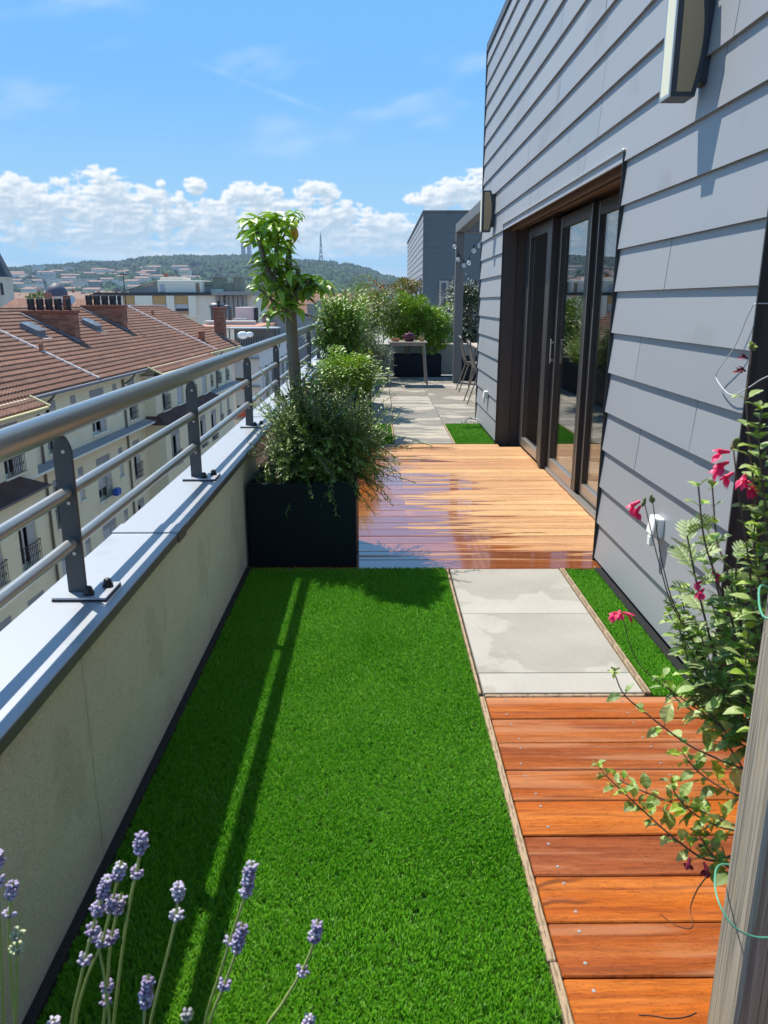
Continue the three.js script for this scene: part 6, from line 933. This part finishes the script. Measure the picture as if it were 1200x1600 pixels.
  grow([[1160, 1330], [1110, 1345], [1060, 1315], [1000, 1262], [950, 1215], [936, 1198]], 1.14, 1.24, { gap: 0.022, len: 0.030, side: 0.5 });
  grow([[1150, 1290], [1090, 1265], [1040, 1250], [980, 1225], [962, 1210]], 1.16, 1.26, { gap: 0.022, len: 0.030, side: 0.5 });
  grow([[1170, 1250], [1130, 1232], [1090, 1205], [1068, 1178]], 1.18, 1.26, { gap: 0.02, len: 0.034, side: 0.5 });
  grow([[1165, 1300], [1120, 1290], [1080, 1268], [1055, 1240], [1050, 1222]], 1.15, 1.22, { gap: 0.018, len: 0.032, side: 0.6 });
  grow([[1160, 1365], [1130, 1350], [1108, 1330], [1090, 1300]], 1.12, 1.18, { gap: 0.015, len: 0.030, side: 0.6 });
  grow([[1175, 1150], [1110, 1125], [1060, 1095], [1035, 1060]], 1.28, 1.38, { gap: 0.026, len: 0.034 });
  grow([[1180, 1110], [1140, 1085], [1100, 1075], [1080, 1060]], 1.25, 1.32, { gap: 0.022, len: 0.036 });
  grow([[1180, 1230], [1150, 1000], [1122, 912], [1100, 842], [1091, 760]], 1.25, 1.36, { gap: 0.036, len: 0.036, from: 0.25, r0: 0.003 });
  grow([[1185, 1200], [1160, 1000], [1134, 884], [1120, 846], [1113, 762]], 1.3, 1.4, { gap: 0.036, len: 0.034, from: 0.25, r0: 0.0028 });
  grow([[1195, 1100], [1185, 850], [1172, 700], [1166, 620], [1171, 580], [1175, 540]], 1.25, 1.3, { gap: 0.05, len: 0.036, from: 0.2, to: 0.86, side: 0.1, r0: 0.003, tip: true });
  grow([[1190, 1150], [1172, 900], [1153, 762], [1147, 712], [1145, 690]], 1.24, 1.3, { gap: 0.05, len: 0.03, from: 0.25, to: 0.62, r0: 0.0026, tip: false });
  grow([[1150, 1100], [1060, 965], [1030, 880], [1007, 786]], 1.36, 1.44, { gap: 0.08, len: 0.026, to: 0.45, side: 0.1, tip: false, r0: 0.0018 });
  grow([[1150, 1110], [1066, 972], [1037, 890], [1019, 780]], 1.38, 1.45, { gap: 0.08, len: 0.024, to: 0.4, side: 0.1, tip: false, r0: 0.0018 });
  grow([[1085, 1105], [1010, 1050], [986, 1012], [972, 958]], 1.40, 1.46, { gap: 0.1, len: 0.02, to: 0.3, side: 0, tip: false, r0: 0.0015 });
  for (const [p, a, b] of [[[[1190, 1150], [1130, 1100], [1080, 1040], [1060, 975]], 1.28, 1.4], [[[1190, 1120], [1150, 1020], [1112, 945]], 1.26, 1.36], [[[1200, 1200], [1160, 1130], [1120, 1060], [1092, 985]], 1.22, 1.34], [[[1200, 1040], [1165, 960], [1150, 905]], 1.24, 1.3], [[[1200, 1000], [1188, 920], [1178, 850], [1182, 800]], 1.2, 1.26], [[[1205, 900], [1196, 800], [1186, 690], [1190, 640]], 1.22, 1.25], [[[1190, 1150], [1160, 1090], [1138, 1030], [1130, 960]], 1.3, 1.4], [[[1190, 1180], [1140, 1150], [1105, 1110], [1075, 1085]], 1.24, 1.34], [[[1200, 1100], [1170, 1040], [1140, 1000]], 1.2, 1.28], [[[1195, 1170], [1175, 1100], [1165, 1030], [1172, 970]], 1.18, 1.24], [[[1160, 1200], [1120, 1130], [1085, 1010], [1062, 925]], 1.34, 1.44], [[[1190, 1180], [1120, 1090], [1070, 1000], [1045, 960]], 1.36, 1.46]]) { grow(p, a, b, { gap: 0.0165, len: 0.036, from: 0.12, side: 0.75 }); }
  const rg = mesh('small_leaves', rest.geo(), M.leafMat, g); rg.userData.kind = 'stuff';
  // flowers: a tube with a hood and a three lobed lip
  const petal = phys([0.86, 0.022, 0.15], 0.5, { transmission: 0.3, thickness: 0, side: THREE.DoubleSide }), wine = phys([0.18, 0.005, 0.03], 0.5);
  const fg = (() => { const B = new Leaves(), k = [1, 1, 1]; const rad = [0.08, 0.12, 0.17], zz = [0, 0.3, 0.55]; for (let j = 0; j < 2; j++) for (let i = 0; i < 7; i++) { const a = i / 7 * 6.283, b = (i + 1) / 7 * 6.283, P = (a2, j2) => V(Math.cos(a2) * rad[j2], Math.sin(a2) * rad[j2], zz[j2]); B.tri(P(a, j), P(b, j), P(b, j + 1), k); B.tri(P(a, j), P(b, j + 1), P(a, j + 1), k); } B.leaf(V(0, 0.12, 0.5), V(0, 0.25, 1), 0.5, 0.34, k, { droop: 0.5, fold: -0.5 }); for (const [x, w, dr] of [[-0.42, 0.36, 0.5], [0, 0.5, 0.7], [0.42, 0.36, 0.5]]) B.leaf(V(x * 0.3, -0.12, 0.5), V(x, -0.55, 0.8), 0.55, w, k, { droop: dr, fold: 0.15, prof: [0.4, 0.95, 1, 0.7, 0.2, 0] }); return B.geo(); })();
  const flower = (x, y, d, yaw, pit, s = 0.026, m = petal) => { const f = mesh('flower', fg, m, g); f.position.copy(PP(x, y, d)); f.rotation.set(pit, yaw, 0, 'YXZ'); f.scale.setScalar(s); };
  for (const [x, y, d, yaw, pit, s] of [[1000, 783, 1.43, -1.5, 0.5, 0.034], [1001, 790, 1.43, -1.2, 0.9, 0.03], [1140, 706, 1.29, -1.6, 0.0, 0.034], [1138, 722, 1.29, -1.3, 0.3, 0.034], [1146, 738, 1.29, -1.5, 0.6, 0.03], [1131, 730, 1.30, -1.8, 0.5, 0.03], [1165, 742, 1.26, -0.6, 0.2, 0.032], [1168, 752, 1.26, 0.3, 0.5, 0.032], [970, 957, 1.45, -1.3, 0.1, 0.03], [973, 957, 1.45, 1.2, 0.2, 0.028], [968, 954, 1.45, -0.3, 0.0, 0.026], [1098, 908, 1.33, -1.2, 0.3, 0.022], [1100, 920, 1.32, -0.8, 0.2, 0.026], [1112, 895, 1.32, 0.6, 0.1, 0.022]]) flower(x, y, d, yaw, pit, s);
  for (const [x, y, yaw] of [[1078, 1340, -0.7], [1100, 1347, 0.4], [1104, 1352, -0.2]]) flower(x, y, 1.14, yaw, 1.0, 0.024, wine);
  for (const [x, y, d] of [[1160, 582, 1.29], [1165, 580, 1.29], [1168, 560, 1.3]]) flower(x, y, d, -1.4, -0.5, 0.018, wine);
  const bud = new THREE.SphereGeometry(1, 6, 5); for (const [x, y, d] of [[1008, 785, 1.44], [1020, 779, 1.45], [1150, 690, 1.3], [1148, 697, 1.3], [1176, 540, 1.3]]) for (let k = 0; k < 4; k++) { const b = mesh('bud', bud, sg, g); b.position.copy(PP(x + rr(-4, 4, r), y + rr(-4, 4, r), d)); b.scale.set(0.0035, 0.006, 0.0035); }
}
{
  const g = thing('mugwort', 'pale green plant with deeply cut leaves in front of the white socket', 'plant', [0, 0, 0]), r = rng(27), st = std([0.12, 0.07, 0.06], 0.7);
  const lobed = (s) => { const B = new Leaves(), k = [1, 1, 1]; for (let i = 0; i < 5; i++) { const z = 0.18 + i * 0.15, L = [0.42, 0.58, 0.58, 0.48, 0.34][i]; for (const q of [-1, 1]) B.leaf(V(0, -0.02 * i * i * 0.4, z), V(q * 0.75, 0.1, 0.7), L, 0.13, k, { segs: 2, droop: 0.25, fold: 0.2 }); } B.leaf(V(0, 0, 0), V(0, 0, 1), 1.1, 0.14, k, { droop: 0.3, fold: 0.2, prof: [0.4, 0.7, 0.9, 1, 0.8, 0.4, 0] }); return B.geo(); };
  const bases = [lobed(1), lobed(2)], mats = [[0.20, 0.30, 0.09], [0.30, 0.40, 0.15], [0.40, 0.50, 0.22]].map((c) => phys(c, 0.6, { transmission: 0.4, thickness: 0, side: THREE.DoubleSide }));
  const leaf = (p, dir, len) => { const m = mesh('leaf', bases[Math.floor(r() * 2)], mats[Math.floor(r() * 3)], g); m.position.copy(p); m.rotation.set(-Math.asin(clamp(dir.y, -1, 1)), Math.atan2(dir.x, dir.z), rr(-0.5, 0.5, r), 'YXZ'); m.scale.setScalar(len); };
  const grow = (pts2, d, n, L) => { const pts = pts2.map(([x, y]) => PP(x, y, d)), c = new THREE.CatmullRomCurve3(pts); mesh('stem', tube(pts, 0.0032, 20, 6, false, 0.5), st, g); { const q = V(rr(0.96, 1.1, r), 0.30, rr(-1.46, -1.3, r)), m2 = q.clone().lerp(pts[0], 0.6); m2.y += 0.03; mesh('stem', tube([q, m2, pts[0]], 0.0034, 8, 5), st, g); } for (let i = 0; i < n; i++) { const t = 0.35 + 0.65 * i / (n - 1), a = i * 2.4 + r(), e = lerp(0.1, 0.9, t * t); leaf(c.getPointAt(Math.min(1, t)), V(Math.cos(a) * Math.cos(e), Math.sin(e), Math.sin(a) * Math.cos(e)), L * 1.35 * rr(0.75, 1.15, r) * (1.05 - 0.3 * t)); } };
  grow([[1150, 1150], [1105, 980], [1086, 900], [1074, 838]], 1.36, 17, 0.062);
  grow([[1160, 1120], [1130, 960], [1112, 880], [1108, 835]], 1.42, 13, 0.058);
  grow([[1170, 1120], [1158, 980], [1150, 900], [1152, 880]], 1.30, 11, 0.055);
  grow([[1150, 1140], [1100, 1040], [1075, 985], [1062, 960]], 1.42, 10, 0.055);
  const m = mesh('leaf', bases[0], phys([0.045, 0.075, 0.025], 0.6), g); m.position.copy(PP(1140, 1075, 1.24)); m.rotation.set(0.5, -2.0, 0.9, 'YXZ'); m.scale.setScalar(0.075);
}
{ // lavender out of focus at the bottom left
  const g = thing('lavender', 'lavender with pale violet flower spikes on thin stems in the lower left foreground', 'plant', [0, 0, 0]), r = rng(88);
  const sg = phys([0.32, 0.40, 0.11], 0.6), mats = [[0.33, 0.28, 0.43], [0.40, 0.36, 0.48], [0.48, 0.45, 0.53], [0.26, 0.21, 0.34]].map((c) => std(c, 0.8)), calyx = std([0.26, 0.26, 0.28], 0.85), pale = std([0.46, 0.50, 0.30], 0.8);
  const s0 = new THREE.SphereGeometry(1, 6, 5);
  const whorl = (p, ax, R, n, mset, parent) => { // a ring of buds with little open lips
    const u = V().crossVectors(ax, V(0.1, 0.2, 1)).normalize(), v = V().crossVectors(ax, u), A = [], C2 = [];
    for (let i = 0; i < n; i++) { const a = i / n * 6.283 + r(), d = u.clone().multiplyScalar(Math.cos(a)).addScaledVector(v, Math.sin(a)).addScaledVector(ax, 0.9).normalize(), c = p.clone().addScaledVector(d, R * rr(0.7, 1.1, r)); const q = new THREE.Quaternion().setFromUnitVectors(V(0, 1, 0), d); const b = s0.clone(); b.scale(0.0021, 0.0048, 0.0021); b.applyQuaternion(q); b.translate(c.x - d.x * 0.003, c.y - d.y * 0.003, c.z - d.z * 0.003); C2.push(b); const f = s0.clone(); f.scale(0.0028, 0.0034, 0.0028); f.applyQuaternion(q); f.translate(c.x + d.x * 0.0035, c.y + d.y * 0.0035, c.z + d.z * 0.0035); A.push(f); if (r() < 0.5) { const k = s0.clone(); k.scale(0.0022, 0.0016, 0.0024); k.translate(c.x + d.x * 0.006 + rr(-0.002, 0.002, r), c.y + d.y * 0.006, c.z + d.z * 0.006); A.push(k); } }
    mesh('florets', A, mset[Math.floor(r() * mset.length)], parent); mesh('calyces', C2, calyx, parent);
  };
  const stalk = (pts2, d0, heads, ms = mats) => { // pixel path from tip to foot; heads = [[t along, size]...]
    const pts = pts2.map(([x, y], i) => PP(x, y, lerp(d0, d0 * 0.97, i / (pts2.length - 1)))); pts.push(V(lerp(pts[pts.length - 1].x, -0.30, 0.75), 0.42, -0.62));
    const k = mesh('flower_stalk', tube(pts, 0.002, 40, 6, false, 1.2), sg, g), c = new THREE.CatmullRomCurve3(pts);
    for (const [px, py, len] of heads) { const tip = PP(px, py, d0); let bt = 0, bd = 9; for (let i = 0; i <= 120; i++) { const q = c.getPointAt(i / 120), e = q.distanceTo(tip); if (e < bd) { bd = e; bt = i / 120; } } const p = c.getPointAt(bt), ax = c.getTangentAt(bt).negate(), sp = new THREE.Group(); sp.name = 'flower_spike'; g.add(sp); const n = Math.max(1, Math.round(len / 0.0055)); for (let i = 0; i < n; i++) whorl(p.clone().addScaledVector(ax, (i - (n - 1) / 2) * 0.0058), ax, 0.0052 * (n > 2 ? 1 - 0.45 * i / n : 1), n > 2 ? 7 : 6, ms, sp); }
  };
  stalk([[221, 1305], [217, 1345], [205, 1400], [192, 1480], [178, 1600], [172, 1700]], 0.86, [[220, 1322, 0.028], [216, 1363, 0.010]]);
  stalk([[190, 1345], [178, 1400], [160, 1470], [135, 1530], [118, 1600], [115, 1700]], 0.84, [[186, 1362, 0.024], [174, 1410, 0.020], [160, 1465, 0.010]]);
  stalk([[168, 1372], [156, 1412], [140, 1470], [126, 1530], [112, 1600], [108, 1700]], 0.83, [[164, 1388, 0.026], [150, 1420, 0.014], [130, 1490, 0.012], [137, 1450, 0.010]]);
  stalk([[190, 1395], [182, 1430], [172, 1480], [168, 1540], [160, 1620], [158, 1700]], 0.85, [[184, 1415, 0.024], [170, 1462, 0.010], [160, 1530, 0.012], [172, 1552, 0.006]]);
  stalk([[150, 1462], [158, 1500], [166, 1545], [172, 1620], [170, 1700]], 0.84, [[152, 1465, 0.014]]);
  stalk([[279, 1384], [275, 1432], [262, 1490], [244, 1560], [232, 1620], [228, 1700]], 0.84, [[278, 1399, 0.022], [274, 1433, 0.010]]);
  stalk([[394, 1348], [384, 1395], [366, 1450], [344, 1520], [320, 1600], [312, 1700]], 0.86, [[391, 1370, 0.026], [386, 1392, 0.014], [354, 1462, 0.008]]);
  stalk([[380, 1440], [368, 1490], [350, 1540], [328, 1600], [320, 1700]], 0.83, [[376, 1462, 0.026], [371, 1480, 0.010], [352, 1532, 0.010]]);
  stalk([[498, 1434], [488, 1480], [470, 1520], [440, 1570], [415, 1610], [400, 1700]], 0.85, [[495, 1458, 0.028], [474, 1515, 0.012]]);
  stalk([[232, 1522], [226, 1580], [224, 1640], [222, 1720]], 0.78, [[230, 1552, 0.036]]);
  stalk([[20, 1380], [14, 1440], [16, 1510], [24, 1600], [26, 1700]], 0.86, [[18, 1397, 0.020], [14, 1430, 0.008]]);
  stalk([[-4, 1330], [-3, 1400], [2, 1500], [5, 1600], [6, 1700]], 0.86, [[-1, 1346, 0.022], [-3, 1380, 0.010]]);
  stalk([[28, 1455], [26, 1490], [26, 1550], [22, 1620], [20, 1700]], 0.85, [[27, 1464, 0.010], [26, 1484, 0.010]], [pale]);
  stalk([[292, 1586], [290, 1640], [288, 1720]], 0.82, [[292, 1592, 0.012]], [pale, calyx]);
  stalk([[484, 1592], [470, 1640], [450, 1720]], 0.82, [[483, 1600, 0.014]]);
  stalk([[84, 1592], [82, 1640], [80, 1720]], 0.82, [[84, 1602, 0.012]]);
  tag(mesh('planter_box', bx(-0.66, 0.06, 0.002, 0.43, -0.74, -0.50, 0.005), M.planter), 'dark planter box holding the lavender in the lower left foreground', 'planter');
}
{ // a twig and bits lying on the boards
  const tw = std([0.10, 0.06, 0.035], 0.8), onDeck = (x, y) => { const d = ray(x, y); return d.multiplyScalar(-EYE / d.y).add(V(0, EYE + 0.002, 0)); };
  tag(mesh('twig', tube([[1102, 1372], [1088, 1392], [1078, 1420], [1082, 1440], [1078, 1452], [1055, 1446], [1030, 1428]].map((p) => onDeck(...p)), 0.0011, 30, 5, false, 0.6), tw), 'thin curved dry twig lying on the wet boards near the post', 'twig');
  tag(mesh('straw', tube([[998, 1587], [1020, 1588], [1045, 1592], [1070, 1590], [1088, 1583]].map((p) => onDeck(...p)), 0.0011, 20, 5), tw), 'dark straw lying on the last board at the bottom edge', 'twig');
}

renderer.render(scene, camera);
